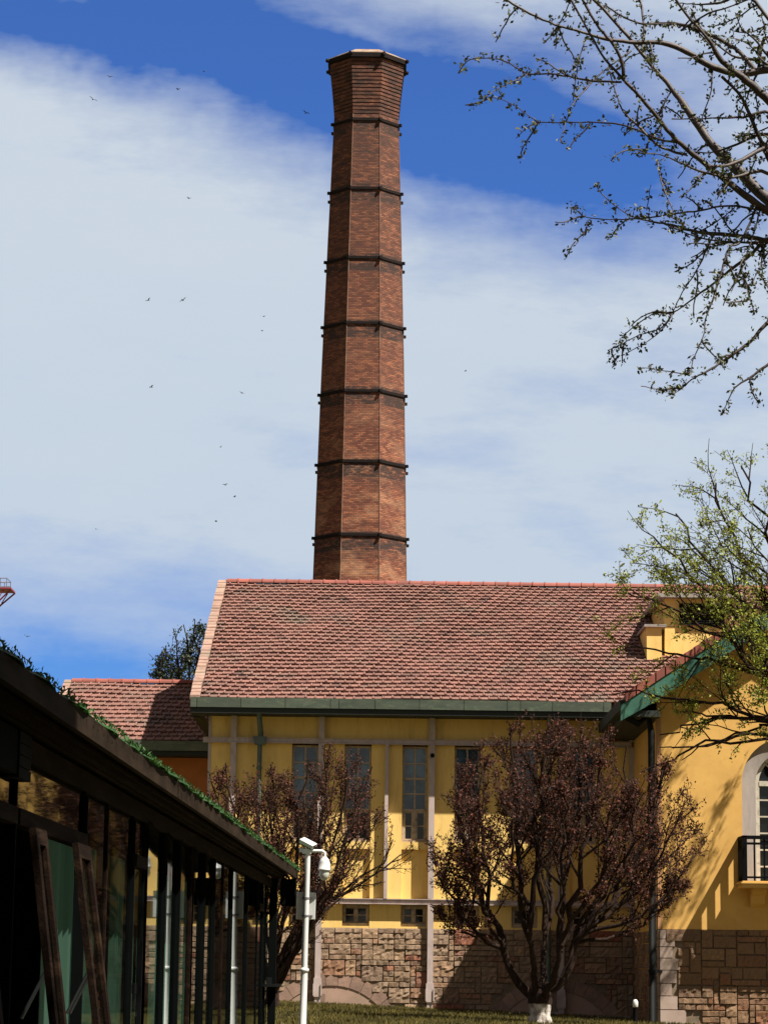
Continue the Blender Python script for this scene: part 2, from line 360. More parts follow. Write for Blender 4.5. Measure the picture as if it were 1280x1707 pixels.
# ------------------------------------------------------------------ tiles
def tile_field(mb, x0, x1, p0, slope_len, dirv, nrm, w, l, lim=None, cvar=.18):
    """rows of interlocking tiles; p0 = (y,z) of the eave line, dirv/nrm = (y,z) up-slope and normal"""
    rows = int(slope_len / l + .5); l = slope_len / rows
    for r in range(rows):
        off = (w / 2 if r % 2 else 0)
        x = x0 - off; s0 = r * l; s1 = s0 + l
        while x < x1 - .02:
            a, b = max(x, x0), min(x + w, x1); x += w
            if b - a < .05: continue
            c = 1 + random.uniform(-cvar, cvar)
            if random.random() < .05: c *= random.uniform(.55, .8)
            j = random.uniform(-.012, .012) + .03 * math.sin(x * .45 + r * .21) + .018 * math.sin(x * 1.3 - r * .4)
            def q(xx, s, h): return (xx, p0[0] + dirv[0] * s + nrm[0] * h, p0[1] + dirv[1] * s + nrm[1] * h)
            hf = .105 + j; hb = .02 + j
            e = .02
            mb.poly([q(a + e, s0 - .03, hf), q(b - e, s0 - .03, hf), q(b - e, s1, hb), q(a + e, s1, hb)], c)
            mb.poly([q(a + e, s0 - .03, hf - .055), q(b - e, s0 - .03, hf - .055), q(b - e, s0 - .03, hf), q(a + e, s0 - .03, hf)], c)
            mb.poly([q(a + e, s0 - .03, hf - .055), q(a + e, s0 - .03, hf), q(a + e, s1, hb), q(a + e, s1, 0)], c)
            mb.poly([q(b - e, s0 - .03, hf), q(b - e, s0 - .03, hf - .055), q(b - e, s1, 0), q(b - e, s1, hb)], c)
            # raised roll along the right edge
            ra, rb, rh = b - .10, b + .005, .05
            mb.poly([q(ra, s0 - .07, hf), q(ra + .03, s0 - .07, hf + rh), q(ra + .03, s1 - .03, hb + rh), q(ra, s1 - .03, hb)], c * 1.05)
            mb.poly([q(ra + .03, s0 - .07, hf + rh), q(rb - .03, s0 - .07, hf + rh), q(rb - .03, s1 - .03, hb + rh), q(ra + .03, s1 - .03, hb + rh)], c * 1.08)
            mb.poly([q(rb - .03, s0 - .07, hf + rh), q(rb, s0 - .07, hf), q(rb, s1 - .03, hb), q(rb - .03, s1 - .03, hb + rh)], c)
            mb.poly([q(ra, s0 - .07, hf - .07), q(rb, s0 - .07, hf - .07), q(rb, s0 - .07, hf), q(rb - .03, s0 - .07, hf + rh), q(ra + .03, s0 - .07, hf + rh), q(ra, s0 - .07, hf)], c * 1.05)
def ridge_caps(mb, x0, x1, y, z, r=.24, L=.62):
    x = x0
    while x < x1:
        b = min(x + L, x1); c = 1 + random.uniform(-.2, .2); n = 7
        for (xa, xb, rr) in ((x, b - .06, r * .93), (b - .07, b, r * 1.1)):
            for k in range(n):
                a0, a1 = math.pi * k / n, math.pi * (k + 1) / n
                mb.poly([(xa, y - rr * math.cos(a0), z + rr * math.sin(a0) * .9), (xa, y - rr * math.cos(a1), z + rr * math.sin(a1) * .9), (xb, y - rr * math.cos(a1), z + rr * math.sin(a1) * .9), (xb, y - rr * math.cos(a0), z + rr * math.sin(a0) * .9)], c, True)
            mb.poly([(xb, y - rr * math.cos(math.pi * k / n), z + rr * math.sin(math.pi * k / n) * .9) for k in range(n + 1)], c)
        x = b

# ------------------------------------------------------------------ ashlar
def ashlar(mb, x0, x1, z0, z1, y, unit=.22, seed=1, skip=None, wmax=6, depth=.07, side=None):
    """random squared rubble: blocks with rough rock faces. side: if set, wall lies in a plane x=y and runs along Y"""
    rnd = random.Random(seed)
    nx, nz = int(round((x1 - x0) / unit)), int(round((z1 - z0) / unit)); ux = (x1 - x0) / nx; uz = (z1 - z0) / nz
    used = [[False] * nx for _ in range(nz)]
    for j in range(nz - 1, -1, -1):
        for i in range(nx):
            if used[j][i]: continue
            w = rnd.choice([1, 2, 2, 3, 3, 4, 5, wmax]); h = rnd.choice([1, 1, 1, 2, 2, 3])
            if h == 3: w = max(2, min(w, 4))
            if h == 1 and w == 1: w = 2
            while w > 1 and (i + w > nx or any(used[j][i + k] for k in range(w) if i + k < nx)): w -= 1
            while h > 1 and (j - h + 1 < 0 or any(used[j - hh][i + k] for hh in range(h) for k in range(w))): h -= 1
            for hh in range(h):
                for k in range(w): used[j - hh][i + k] = True
            a, b = x0 + i * ux, x0 + (i + w) * ux; d, c = z0 + (j + 1) * uz, z0 + (j + 1 - h) * uz
            g = .011
            tintv = rnd.random()
            low = ((a + b) / 2, (c + d) / 2)
            if tintv > .62 and tintv < .78 and low[1] > z0 + (z1 - z0) * .62 and rnd.random() < .6: tintv = .1
            if tintv >= .9 and rnd.random() < .35: tintv = .3
            if skip and skip((a + b) / 2, (c + d) / 2): continue
            mx_, mz_ = max(3, w * 2 + 1), max(3, h * 2 + 1)
            pr = rnd.uniform(.02, depth)
            base = len(mb.v)
            for q in range(mz_ + 1):
                for p in range(mx_ + 1):
                    fx, fz = p / mx_, q / mz_
                    edge = min(fx * mx_, (1 - fx) * mx_, fz * mz_, (1 - fz) * mz_)
                    rel = pr + (rnd.uniform(-.02, .05) if edge >= 1 else 0)
                    if edge < .5: rel = 0
                    xx = a + g + (b - a - 2 * g) * (fx if 0 < p < mx_ else fx); zz = c + g + (d - c - 2 * g) * fz
                    # pull the first ring outward for a chamfered arris
                    if p == 1: xx = a + g + .02
                    if p == mx_ - 1: xx = b - g - .02
                    if q == 1: zz = c + g + .02
                    if q == mz_ - 1: zz = d - g - .02
                    mb.v.append((xx, y - rel, zz) if side is None else (y - rel, xx, zz))
            for q in range(mz_):
                for p in range(mx_):
                    k0 = base + q * (mx_ + 1) + p
                    mb.f.append((k0, k0 + 1, k0 + mx_ + 2, k0 + mx_ + 1)); mb.c.append(tintv); mb.smooth.append(False)

# ------------------------------------------------------------------ main hall
WY = 113.0
zE = 13.2; zR = 20.86; YE = 111.7; YR = 129.0
SL = math.atan2(zR - zE, YR - YE); dS = (math.cos(SL), math.sin(SL)); nS = (-math.sin(SL), math.cos(SL)); SLEN = math.hypot(zR - zE, YR - YE)
xL = -8.30; xR = 27.0; wL = -7.53; wR = 26.0
zTopWall = Z(1186, WY); zG1 = Z(1236, WY); zG2 = Z(1503, WY); zBase = Z(1548, WY)
hall = empty('brick_hall', (0, WY, 0)); hall.name = 'yellow_hall'
tag(hall, 'long yellow rendered hall with red tiled roof, green copper gutter and rough stone base', 'building')
hall.location = (0, 0, 0)
bays = [(485, 530), (573, 618), (670, 712), (757, 800), (853, 896), (950, 993)]
bx = [(X(a, WY, 1350), X(b, WY, 1350)) for a, b in bays]
w = MB(); RY = WY + .20
# frieze, pilasters, bay backs
zWT = Z(1241, WY)                                   # head of the bays
w.box(wL, wR, WY, WY + .5, zWT, 13.0)
edges = [wL] + [e for b in bx for e in b] + [wR]
for i in range(0, len(edges), 2): w.box(edges[i], edges[i + 1], WY, WY + .5, zBase, zWT)
zW0, zW1 = Z(1404, RY), Z(1243, RY)                  # tall window
zS0, zS1 = Z(1545, RY), Z(1512, RY)                  # small window
zAp0, zAp1 = Z(1416, WY), Z(1404, WY)
zPan0 = Z(1493, WY)
for a, b in bx:
    w.box(a, b, RY, RY + .3, zPan0 - .16, zW0)         # panel under the window
    w.box(a, b, WY + .02, RY + .1, zAp0, zAp1)         # apron
    w.box(a, b, WY + .01, RY + .1, zBase, zS0)         # sill block below small window
# side and rear of the body
w.box(wL, wL + .4, WY + .5, 145, -1, 13.0); w.box(wL, wR, 145, 145.4, -1, 13.0)
w.poly([(wL, WY, 13.0), (wL, 145.4, 13.0), (wL, YR, zR - .5)]); w.box(wL, wR, WY + .3, WY + .5, -1, zBase)
w.build('wall', YEL, hall)
tr = MB(); tr.box(wL - .03, wL + .09, WY - .04, WY - .002, zBase, 12.9); tr.build('corner_trim', STEEL, hall)
# windows
def casement(parent, a, b, z0, z1, y, rows_top, rows_bot, frac, name='window', st=.06, cw=.07):
    """joined timber window: frame mesh, panes as child"""
    f = MB(); T = .085
    f.box(a, a + T, y, y + .12, z0, z1); f.box(b - T, b, y, y + .12, z0, z1)
    f.box(a + T, b - T, y, y + .12, z1 - T, z1); f.box(a - .03, b + .03, y - .1, y + .12, z0 - .07, z0 + T * .8)
    zm = z0 + (z1 - z0) * frac; cx = (a + b) / 2
    if rows_top:
        f.box(a + T, b - T, y - .03, y + .12, zm - .06, zm + .06)
        f.box(cx - .035, cx + .035, y + .01, y + .1, zm + .06, z1 - T)
        for r in range(1, rows_top):
            zz = zm + .06 + (z1 - T - zm - .06) * r / rows_top; th = .05 if r == rows_top // 2 else .028
            f.box(a + T, cx - .035, y + .012, y + .1, zz - th, zz + th); f.box(cx + .035, b - T, y + .012, y + .1, zz - th, zz + th)
    else: zm = z1
    top = zm - (.06 if rows_top else T)
    f.box(cx - cw, cx + cw, y - .02, y + .12, z0 + T, top)
    pd = []
    for s0, s1 in ((a + T, cx - cw), (cx + cw, b - T)):
        f.box(s0, s0 + st, y + .005, y + .1, z0 + T, top); f.box(s1 - st, s1, y + .005, y + .1, z0 + T, top)
        f.box(s0 + st, s1 - st, y + .005, y + .1, z0 + T, z0 + T + st); f.box(s0 + st, s1 - st, y + .005, y + .1, top - st, top)
        for r in range(1, rows_bot):
            zz = z0 + T + (top - z0 - T) * r / rows_bot; f.box(s0 + st, s1 - st, y + .008, y + .1, zz - .022, zz + .022)
        pd.append((s0 + st, s1 - st))
    fo = f.build(name, WOODW, parent)
    p = MB()
    if rows_top: p.box(a + T, b - T, y + .06, y + .07, zm + .05, z1 - T)
    if rows_top: p.build('upper_pane', PANE, fo)
    q = MB()
    for s0, s1 in pd: q.box(s0, s1, y + .06, y + .07, z0 + T + .05, top - .05)
    q.build('pane', PANED, fo)
    return fo
for i, (a, b) in enumerate(bx):
    casement(hall, a + .01, b - .01, zW0, zW1 - .04, RY, 4, 2, .33, 'window')
    casement(hall, a + .03, b - .03, zS0 + .06, zS1 + .04, RY + .02, 0, 2, 1, 'basement_window', .035, .06)
    l = MB(); l.box(a - .0, b + .0, WY + .03, RY + .12, zS1 + .08, Z(1500, WY)); l.build('lintel', WOODW, hall)
# stone base
SY = WY - .02
arches = [(X(553, WY, 1650), .07, 2.52), (X(926, WY, 1650), -.25, 2.62)]
arches = [(cx, -.95, 2.55) for cx, _, _ in arches]
def in_arch(x, z):
    for cx, cz, R in arches:
        if math.hypot(x - cx, z - (cz)) < R + .05: return True
    return False
arches = [(X(553, WY, 1650), Z(1622, WY, 553) - 3.35, 3.35), (X(926, WY, 1650), Z(1631, WY, 926) - 3.35, 3.35)]
mo = MB(); mo.box(wL - .02, 11.04, SY, SY + .3, -1.2, zBase - .003); mo.build('mortar_bed', MORTAR, hall)
st = MB(); ashlar(st, wL, 11.0, -.66, zBase + .0, SY - .002, .235, 3, in_arch)
st.build('stone_base', STONE, hall)
for cx, cz, R in arches:
    vs = MB()
    half = math.acos(min(1, max(-1, (-.5 - cz) / R))); n = 13
    for k in range(n):
        a0 = -half + 2 * half * k / n + .003; a1 = -half + 2 * half * (k + 1) / n - .003
        ri, ro = R - .55, R
        pr = [(cx + ri * math.sin(a0), cz + ri * math.cos(a0)), (cx + ro * math.sin(a0), cz + ro * math.cos(a0)), (cx + ro * math.sin((a0 + a1) / 2), cz + ro * math.cos((a0 + a1) / 2)), (cx + ro * math.sin(a1), cz + ro * math.cos(a1)), (cx + ri * math.sin(a1), cz + ri * math.cos(a1)), (cx + ri * math.sin((a0 + a1) / 2), cz + ri * math.cos((a0 + a1) / 2))]
        vs.prism([(p[0], p[1]) for p in pr], SY - .04 - random.uniform(0, .02), SY - .001, 'y', 1 + random.uniform(-.25, .25))
    vs.build('arch_ring', VOUS, hall)
for cx, cz, R in arches:
    inf = MB()
    pts = []
    for k in range(25):
        a = -1.0 + 2.0 * k / 24; pts.append((cx + (R - .56) * math.sin(a), cz + (R - .56) * math.cos(a)))
    inf.prism(pts, SY - .012, SY - .002, 'y')
    if cx < 3: inf.box(cx - 1.05, cx - .28, SY - .05, SY - .0125, -.3, cz + R - .9, .62)
    inf.build('arch_infill', INFILL, hall)
# roof
rt = MB()
tile_field(rt, xL + .42, xR, (YE, zE), SLEN, dS, nS, .42, .56)
rt.build('roof_tiles', TILE, hall)
rs = MB()
rs.prism([(YE, zE - .02), (YR, zR - .02), (2 * YR - YE, zE - .02), (2 * YR - YE, zE - .3), (YR, zR - .35), (YE, zE - .3)], xL + .05, xR); rs.build('roof', ROOFB, hall)
rc = MB(); ridge_caps(rc, xL + .4, xR, YR, zR + .02); rc.build('ridge_tile', TILED, hall)
vg = MB()
nseg = 40
for sgn in (1, -1):
    for i in range(nseg):
        s0 = SLEN * i / nseg; s1 = SLEN * (i + 1) / nseg; hh = .17 + random.uniform(-.02, .03)
        def Pq(s, h): 
            y = YE + dS[0] * s; z = zE + dS[1] * s
            return (y if sgn > 0 else 2 * YR - y, z + h)
        xa = xL - random.uniform(0, .03); xb = xL + .40 + random.uniform(-.03, .03)
        a, b = Pq(s0 - .03, 0), Pq(s1, 0)
        c = 1 + random.uniform(-.15, .15)
        vg.prism([(a[0], a[1] - .3), (b[0], b[1] - .3), (b[0], b[1] + hh - .03), (a[0], a[1] + hh)], xa, xb, 'x', c)
vg.build('verge_tile', VERGE, hall)
# gutter (box gutter in lengths) and soffit
gt = MB(); xx = xL - .0; gy0, gy1 = YE - .28, YE + .05; zt, zb = zE + .02, zE - .40
joints = [318, 329, 402, 476, 551, 565, 625, 699, 773, 845, 867, 920, 1005]
js = [X(j, YE, 1172) for j in joints]
js.append(9.95)
for a, b in zip(js[:-1], js[1:]):
    gt.prism([(gy0, zb), (gy0 - .04, zt), (gy1, zt), (gy1, zb)], a + .012, b - .012, 'x', 1 + random.uniform(-.12, .12))
gt.prism([(gy0 + .02, zb + .02), (gy0 - .02, zt - .02), (gy1, zt - .02), (gy1, zb + .02)], xL + .02, 9.9, 'x', .35)
gt.build('gutter', COPPER, hall)
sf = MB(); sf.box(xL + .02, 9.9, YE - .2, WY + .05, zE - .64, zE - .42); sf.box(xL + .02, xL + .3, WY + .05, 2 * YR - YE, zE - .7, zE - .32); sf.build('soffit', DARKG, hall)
# downpipes with hopper heads
def downpipe(parent, px, zbot, m, name='drainpipe'):
    x = X(px, WY - .3, 1300); d = MB(); zt_ = zE - .5; zh = Z(1236, WY - .3)
    d.tube([(x, YE - .02, zt_), (x, YE, zt_ - .3), (x + .03, WY - .43, zh + .3), (x + .03, WY - .42, zh + .1)], .12, 10)
    d.prism([(x - .22, zh - .24), (x - .3, zh + .12), (x + .3, zh + .12), (x + .22, zh - .24)], WY - .60, WY - .27, 'y')
    d.tube([(x, WY - .40, zh - .2), (x, WY - .40, zbot)], .105, 10)
    z = zh - 1.2
    while z > zbot + .5: d.tube([(x, WY - .40, z), (x, WY - .40, z - .09)], .13, 10); d.box(x - .03, x + .03, WY - .29, WY - .003, z - .09, z); z -= 1.9
    return d.build(name, m, parent)
downpipe(hall, 432, .2, PIPEG); downpipe(hall, 914, -.1, PIPEG)
# small bits on the roof: dormer with louvres
DY = 118.0
dz1 = Z(992, DY); dx0, dx1 = X(1108, DY, 1050), X(1216, DY, 1050)
dm = MB(); dm.box(dx0, dx1, DY, 127.5, 13.5, dz1)
lx0, lx1 = X(1078, DY - .6, 1080), X(1103, DY - .6, 1080); lz = Z(1040, DY - .6)
dm.box(lx0, lx1, DY - .6, 121, 13.5, lz)
do_ = dm.build('dormer', YEL, hall)
dr = MB(); dr.box(dx0 - .35, dx1 + .6, DY - .5, 128.4, dz1 + .003, dz1 + .2); dr.box(lx0 - .12, dx0 - .004, DY - .75, 121.2, lz + .003, lz + .12); dr.build('dormer_roof', CONC, do_)
lv = MB(); a, b = X(1132, DY, 1030), X(1207, DY, 1030); z0, z1 = Z(1036, DY), Z(1000, DY)
lv.box(a, b, DY - .05, DY - .004, z0, z1, .15)
nL = 11
for i in range(nL):
    zz = z0 + (z1 - z0) * (i + .5) / nL; lv.prism([(DY - .14, zz - .05), (DY - .14, zz - .03), (DY - .055, zz + .05), (DY - .055, zz + .03)], a, b)
lv.build('louvre', SIDEP, do_)

# ------------------------------------------------------------------ steel frame before the facade
fr = empty('steel_frame', (0, 0, 0)); tag(fr, 'pale painted steel frame of posts and beams standing against the yellow facade', 'steel frame')
def hpost(parent, x, z0, z1, y=112.74, wd=.25, dp=.20):
    h = MB(); t_ = .03
    h.box(x - wd / 2, x + wd / 2, y, y + t_, z0, z1); h.box(x - wd / 2, x + wd / 2, y + dp - t_, y + dp, z0, z1); h.box(x - .015, x + .015, y + t_, y + dp - t_, z0, z1)
    return h.build('post', STEEL, parent)
YB = 112.72
def foot(parent, x, zg):
    m = MB(); m.box(x - .17, x + .17, 112.69, 112.735, zg + .2, zg + 1.0); m.box(x - .19, x - .14, 112.64, 112.685, zg + .25, zg + .75); m.box(x + .14, x + .19, 112.64, 112.685, zg + .25, zg + .75)
    m.build('base_plate', STEEL, parent)
zg1 = Z(1236, 112.5); zg2 = Z(1503, 112.5)
for px, zlo, zhi in ((385, 3.8, 12.6), (533, .1, 12.6), (719, -.1, 12.6), (936, -.25, 12.6), (1055, 3.5, 12.4)):
    x = X(px, 112.5, 1400)
    hpost(fr, x, zlo, zg2 - .13) if zlo < 3 else hpost(fr, x, zlo, zg1 - .12)
    if zlo < 3: hpost(fr, x, zg2 + .13, zg1 - .12); foot(fr, x, gz(x, 113) + .1)
    hpost(fr, x, zg1 + .12, zhi)
    for zz in (zg1, zg2): MB().box(x - .05, x + .05, 112.946, 112.999, zz - .06, zz + .06).build('bracket', STEEL, fr)
def hbeam(x0, x1, z):
    h = MB(); y = 112.735; h.box(x0, x1, y, y + .21, z + .085, z + .115); h.box(x0, x1, y, y + .21, z - .115, z - .085); h.box(x0, x1, y + .06, y + .09, z - .085, z + .085); return h.build('beam', STEEL, fr)
hbeam(wL - .25, 10.95, zg1); hbeam(X(500, 112.5), 10.95, zg2)
pp = MB(); xx = X(644, 112.7, 1350); pp.box(xx - .075, xx + .075, 112.72, 112.998, zg2 + .12, zg1 - .12); pp.build('strut', STEEL, fr)
lm = MB(); x = X(721, 112.3, 1260); lm.tube([(x, 112.73, Z(1258, 112.4)), (x, 112.5, Z(1258, 112.4))], .09, 10); lm.build('lamp', IRON, fr)

# ------------------------------------------------------------------ rear wing (left)
wy = 124.7; wz = 12.42; wry = 132.8; wrz = 16.12
wing = empty('side_wing', (0, 0, 0)); tag(wing, 'lower orange wing with red tiled roof set back at the left of the hall', 'building')
wl = X(116, wry, 1138) - .25
b_ = MB(); b_.box(wl + .7, wL - .01, wy + 1.2, 2 * wry - wy - 1.2, -1, wz - .1)
b_.poly([(wl + .7, wy + 1.2, wz - .1), (wl + .7, 2 * wry - wy - 1.2, wz - .1), (wl + .7, wry, wrz - .4)]); b_.build('wall', ORA, wing)
s2 = math.hypot(wry - wy, wrz - wz); a2 = math.atan2(wrz - wz, wry - wy)
tm = MB(); tile_field(tm, wl + .38, wL - .02, (wy, wz), s2, (math.cos(a2), math.sin(a2)), (-math.sin(a2), math.cos(a2)), .42, .62); tm.build('roof_tiles', TILE, wing)
tm = MB(); tm.prism([(wy, wz - .02), (wry, wrz - .02), (2 * wry - wy, wz - .02), (2 * wry - wy, wz - .3), (wry, wrz - .3), (wy, wz - .3)], wl + .04, wL - .02); tm.build('roof', ROOFB, wing)
tm = MB(); ridge_caps(tm, wl + .38, wL - .02, wry, wrz + .02, .24, .66); tm.build('ridge_tile', TILED, wing)
tm = MB()
for sg in (1, -1):
    for i in range(16):
        def P3(s): y = wy + math.cos(a2) * s; return (y if sg > 0 else 2 * wry - y, wz + math.sin(a2) * s)
        a, b = P3(s2 * i / 16), P3(s2 * (i + 1) / 16); tm.prism([(a[0], a[1] - .25), (b[0], b[1] - .25), (b[0], b[1] + .15), (a[0], a[1] + .19)], wl, wl + .37, 'x', 1 + random.uniform(-.15, .15))
tm.build('verge_tile', VERGE, wing)
tm = MB(); tm.prism([(wy - .25, wz - .45), (wy - .28, wz + .02), (wy + .05, wz + .02), (wy + .05, wz - .45)], wl, wL - .02); tm.build('gutter', COPPER, wing)
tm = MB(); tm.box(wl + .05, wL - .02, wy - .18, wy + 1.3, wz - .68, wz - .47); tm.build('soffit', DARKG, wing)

# ------------------------------------------------------------------ chimney
CY = 152.0
cb = at(600, 965, CY); ccx = cb.x; 
ch = empty('brick_chimney', (ccx, CY, 0)); tag(ch, 'tall octagonal red brick factory chimney with iron bands and a flared top', 'chimney')
fw = lambda px: px / FPX * CY * 1.0
def chz(py): return Z(py, CY, 600)
# half widths (across the flats) from the silhouette
def hwid(z):
    pts = [(chz(965), fw(77.5)), (chz(660), fw(70.5)), (chz(430), fw(63.2)), (chz(200), fw(55.0)), (chz(185), fw(54.8)), (chz(150), fw(58.5)), (chz(112), fw(64))]
    pts = [(-1, fw(77.5) + (chz(965) + 1) * (fw(77.5) - fw(70.5)) / (chz(660) - chz(965)))] + pts
    for (z0, r0), (z1, r1) in zip(pts[:-1], pts[1:]):
        if z <= z1: return r0 + (r1 - r0) * (z - z0) / (z1 - z0)
    return pts[-1][1]
def octp(hw, z, rot=math.radians(22.5)):
    R = hw / math.cos(math.pi / 8)
    return [(R * math.cos(rot + k * math.pi / 4), R * math.sin(rot + k * math.pi / 4), z) for k in range(8)]
bandpy = [893, 770, 652, 538, 428, 311, 195]
bandz = [Z(p, CY - 2.3, 600) for p in bandpy]
zf0 = Z(186, CY - 2.2, 600); zf1 = Z(93, CY - 2.4, 600)
levels = []
z = -1
while z < zf0: levels.append(z); z += .275
levels.append(zf0)
nc = 15
me_v = []; me_f = []; uvs = []; tn = []
def ring(hw, z): me_v.extend(octp(hw, z)); return len(me_v) - 8
def wallring(i0, i1, hw, z0, z1, flat=False):
    side = 2 * hw * math.tan(math.pi / 8)
    for k in range(8):
        l = (k + 1) % 8; me_f.append((i0 + k, i0 + l, i1 + l, i1 + k))
        o = k * .37
        uvs.append([(o, z0), (o + side, z0), (o + side, z1), (o, z1)])
        zm = (z0 + z1) / 2; near = min([b - zm for b in bandz if b - zm > -.15] + [9])
        tn.append(.0 if near < .85 else (.45 if near < 1.5 else (.8 if near < 2.2 else 1.0)))
prev = ring(hwid(levels[0]), levels[0])
for z0, z1 in zip(levels[:-1], levels[1:]):
    nx_ = ring(hwid(z1), z1); wallring(prev, nx_, hwid(z0), z0, z1); prev = nx_
hwp = hwid(zf0)
for i in range(nc):                       # corbelled courses of the flare
    z0 = zf0 + (zf1 - zf0) * i / nc; z1 = zf0 + (zf1 - zf0) * (i + 1) / nc
    h = fw(54.8) + (fw(63.5) - fw(54.8)) * (((i + 1) / nc) ** 1.35) + .03
    a_ = ring(h, z0 + .02); wallring(prev, a_, h, z0, z0 + .02); b2 = ring(h, z1 - .05); wallring(a_, b2, h, z0, z1); c_ = ring(h - .05, z1 - .045); wallring(b2, c_, h, z1 - .05, z1 - .045)
    prev = ring(h - .05, z1); wallring(c_, prev, h, z1 - .045, z1)
me = bpy.data.meshes.new('shaft'); me.from_pydata(me_v, [], me_f); me.materials.append(BRICK)
uvl = me.uv_layers.new(name='UVMap'); flat = [c for q in uvs for p in q for c in p]; uvl.data.foreach_set('uv', flat)
a_ = me.attributes.new('tint', 'FLOAT', 'FACE'); a_.data.foreach_set('value', tn); me.update()
o = bpy.data.objects.new('shaft', me); COL.objects.link(o); o.parent = ch
def octring(mb, hw_o, hw_i, z0, z1, c=1.0, hw_o2=None, hw_i2=None):
    A = octp(hw_o, z0); B = octp(hw_o2 or hw_o, z1); C = octp(hw_i2 or hw_i, z1); D = octp(hw_i, z0)
    for k in range(8):
        l = (k + 1) % 8
        mb.poly([A[k], A[l], B[l], B[k]], c); mb.poly([B[k], B[l], C[l], C[k]], c); mb.poly([C[k], C[l], D[l], D[k]], c); mb.poly([D[k], D[l], A[l], A[k]], c)
for zb_ in bandz:
    h = hwid(zb_); m = MB(); octring(m, h + .07, h - .02, zb_ - .08, zb_ + .08)
    for k in range(8):
        P1 = Vector(octp(h, zb_)[k]); d = Vector((P1.x, P1.y, 0)).normalized(); tv = Vector((-d.y, d.x, 0))
        base = P1 - d * .05; e = P1 + d * .20
        q = [base + tv * .08, base - tv * .08, e - tv * .08, e + tv * .08]
        bb = len(m.v)
        for zz in (-.085, .085): m.v += [(p.x, p.y, zb_ + zz) for p in q]
        for fc in ((0, 1, 2, 3), (7, 6, 5, 4), (0, 4, 5, 1), (1, 5, 6, 2), (2, 6, 7, 3), (3, 7, 4, 0)): m.f.append(tuple(bb + i for i in fc)); m.c.append(1); m.smooth.append(False)
    m.build('iron_band', IRONB, ch)
ht = fw(63.5)
m = MB(); octring(m, ht + .16, ht - .3, zf1, zf1 + .28); 
for k in range(8):
    P1 = Vector(octp(ht, 0)[k]); d = Vector((P1.x, P1.y, 0)).normalized()
    for zz in (zf1 + .2,): m.tube([P1 + Vector((0, 0, zz)), P1 + d * .3 + Vector((0, 0, zz))], .13, 4)
m.build('iron_collar', IRONB, ch)
m = MB(); octring(m, ht + .12, ht - .9, zf1 + .285, zf1 + .36, 1, ht + .1, ht - .9); octring(m, ht + .05, ht - 1.0, zf1 + .365, zf1 + .72, 1, ht - .55, ht - 1.0)
CAP = mat('lime_mortar_cap', (.30, .235, .165), (.22, .14, .095), scale=2, rough=.95, bump=.5, bscale=4, c3=(.16, .07, .05), s3=1.2)
m.build('mortar_cap', CAP, ch)
m = MB()
for z in [levels[0] + 0]:
    for k in range(8):
        pts = [Vector(octp(hwid(zz) + .0, zz)[k]) for zz in grange(5, zf0, 12)]
        m.tube(pts, .03, 4)
m.build('corner_pointing', mat('lime_pointing', (.20, .12, .08), (.08, .035, .022), scale=1.2, rough=.95), ch)

# ------------------------------------------------------------------ right gabled building
GY = 103.0; GR = 102.0
gx0 = 11.06; gpx = 16.35; gx1 = 2 * gpx - gx0
ex = 9.73; ez = 12.45; pz = ez + .674 * (gpx - ex)
gb = empty('gabled_house', (0, 0, 0)); tag(gb, 'yellow gabled building at right with green edged roof, arched window and stone base', 'building')
zb2 = Z(1550, GY, 1150)
# wall with arched opening
axc = X(1312, GY, 1300); ar = (1312 - 1237) / FPX * GY * 1.01; spring = Z(1305, GY, 1240); zdoor = Z(1472, GY, 1240)
w = MB()
def roofz(x): return ez - .35 + .674 * (min(x, 2 * gpx - x) - ex)
L0, L1 = axc - ar, axc + ar
w.prism([(gx0, zb2), (L0, zb2), (L0, roofz(L0)), (gx0, roofz(gx0))], GY, GY + .6, 'y')
w.prism([(L1, zb2), (gx1, zb2), (gx1, roofz(gx1)), (L1, roofz(L1))], GY, GY + .6, 'y')
arcp = [(axc + ar * math.cos(a), spring + ar * math.sin(a)) for a in [math.pi - math.pi * k / 24 for k in range(25)]]
for (p, q) in zip(arcp[:-1], arcp[1:]): w.prism([p, q, (q[0], roofz(q[0])), (p[0], roofz(p[0]))], GY, GY + .6, 'y')
w.prism([(L0, zb2), (L1, zb2), (L1, zdoor), (L0, zdoor)], GY, GY + .6, 'y')
w.box(gx0, gx0 + .5, GY + .6, 125, -1, roofz(gx0)); w.box(gx1 - .5, gx1, GY + .6, 125, -1, roofz(gx1))
w.build('wall', YEL2, gb)
ct = MB(); ct.box(gx0 - .05, gx0 + .12, GY - .02, GY + .5, zb2, roofz(gx0) - .05); ct.build('corner_trim', mat('corner_mould', (.42, .22, .10), (.36, .19, .09), rough=.9), gb)
# arched door/window
dw = MB(); inn = ar - .58
ring_o = [(axc + ar * math.cos(a), spring + ar * math.sin(a)) for a in [math.pi - math.pi * k / 24 for k in range(25)]]
ring_i = [(axc + inn * math.cos(a), spring + inn * math.sin(a)) for a in [math.pi - math.pi * k / 24 for k in range(25)]]
YI = GY + .55
def loft(o1, y1, o2, y2, c=1): dw.poly([(o1[0][0], y1, o1[0][1]), (o1[1][0], y1, o1[1][1]), (o2[1][0], y2, o2[1][1]), (o2[0][0], y2, o2[0][1])], c)
O = [(L0, zdoor)] + ring_o + [(L1, zdoor)]; I = [(axc - inn, zdoor)] + ring_i + [(axc + inn, zdoor)]
for i in range(len(O) - 1): loft(O[i:i + 2], GY + .14, I[i:i + 2], GY + .22); loft(I[i:i + 2], GY + .22, I[i:i + 2], YI)
dwo = dw.build('window_surround', CONC, gb)
WHF = mat('cream_window_paint', (.50, .46, .38), (.40, .36, .29), scale=5, rough=.7, c3=(.16, .12, .08), s3=4)
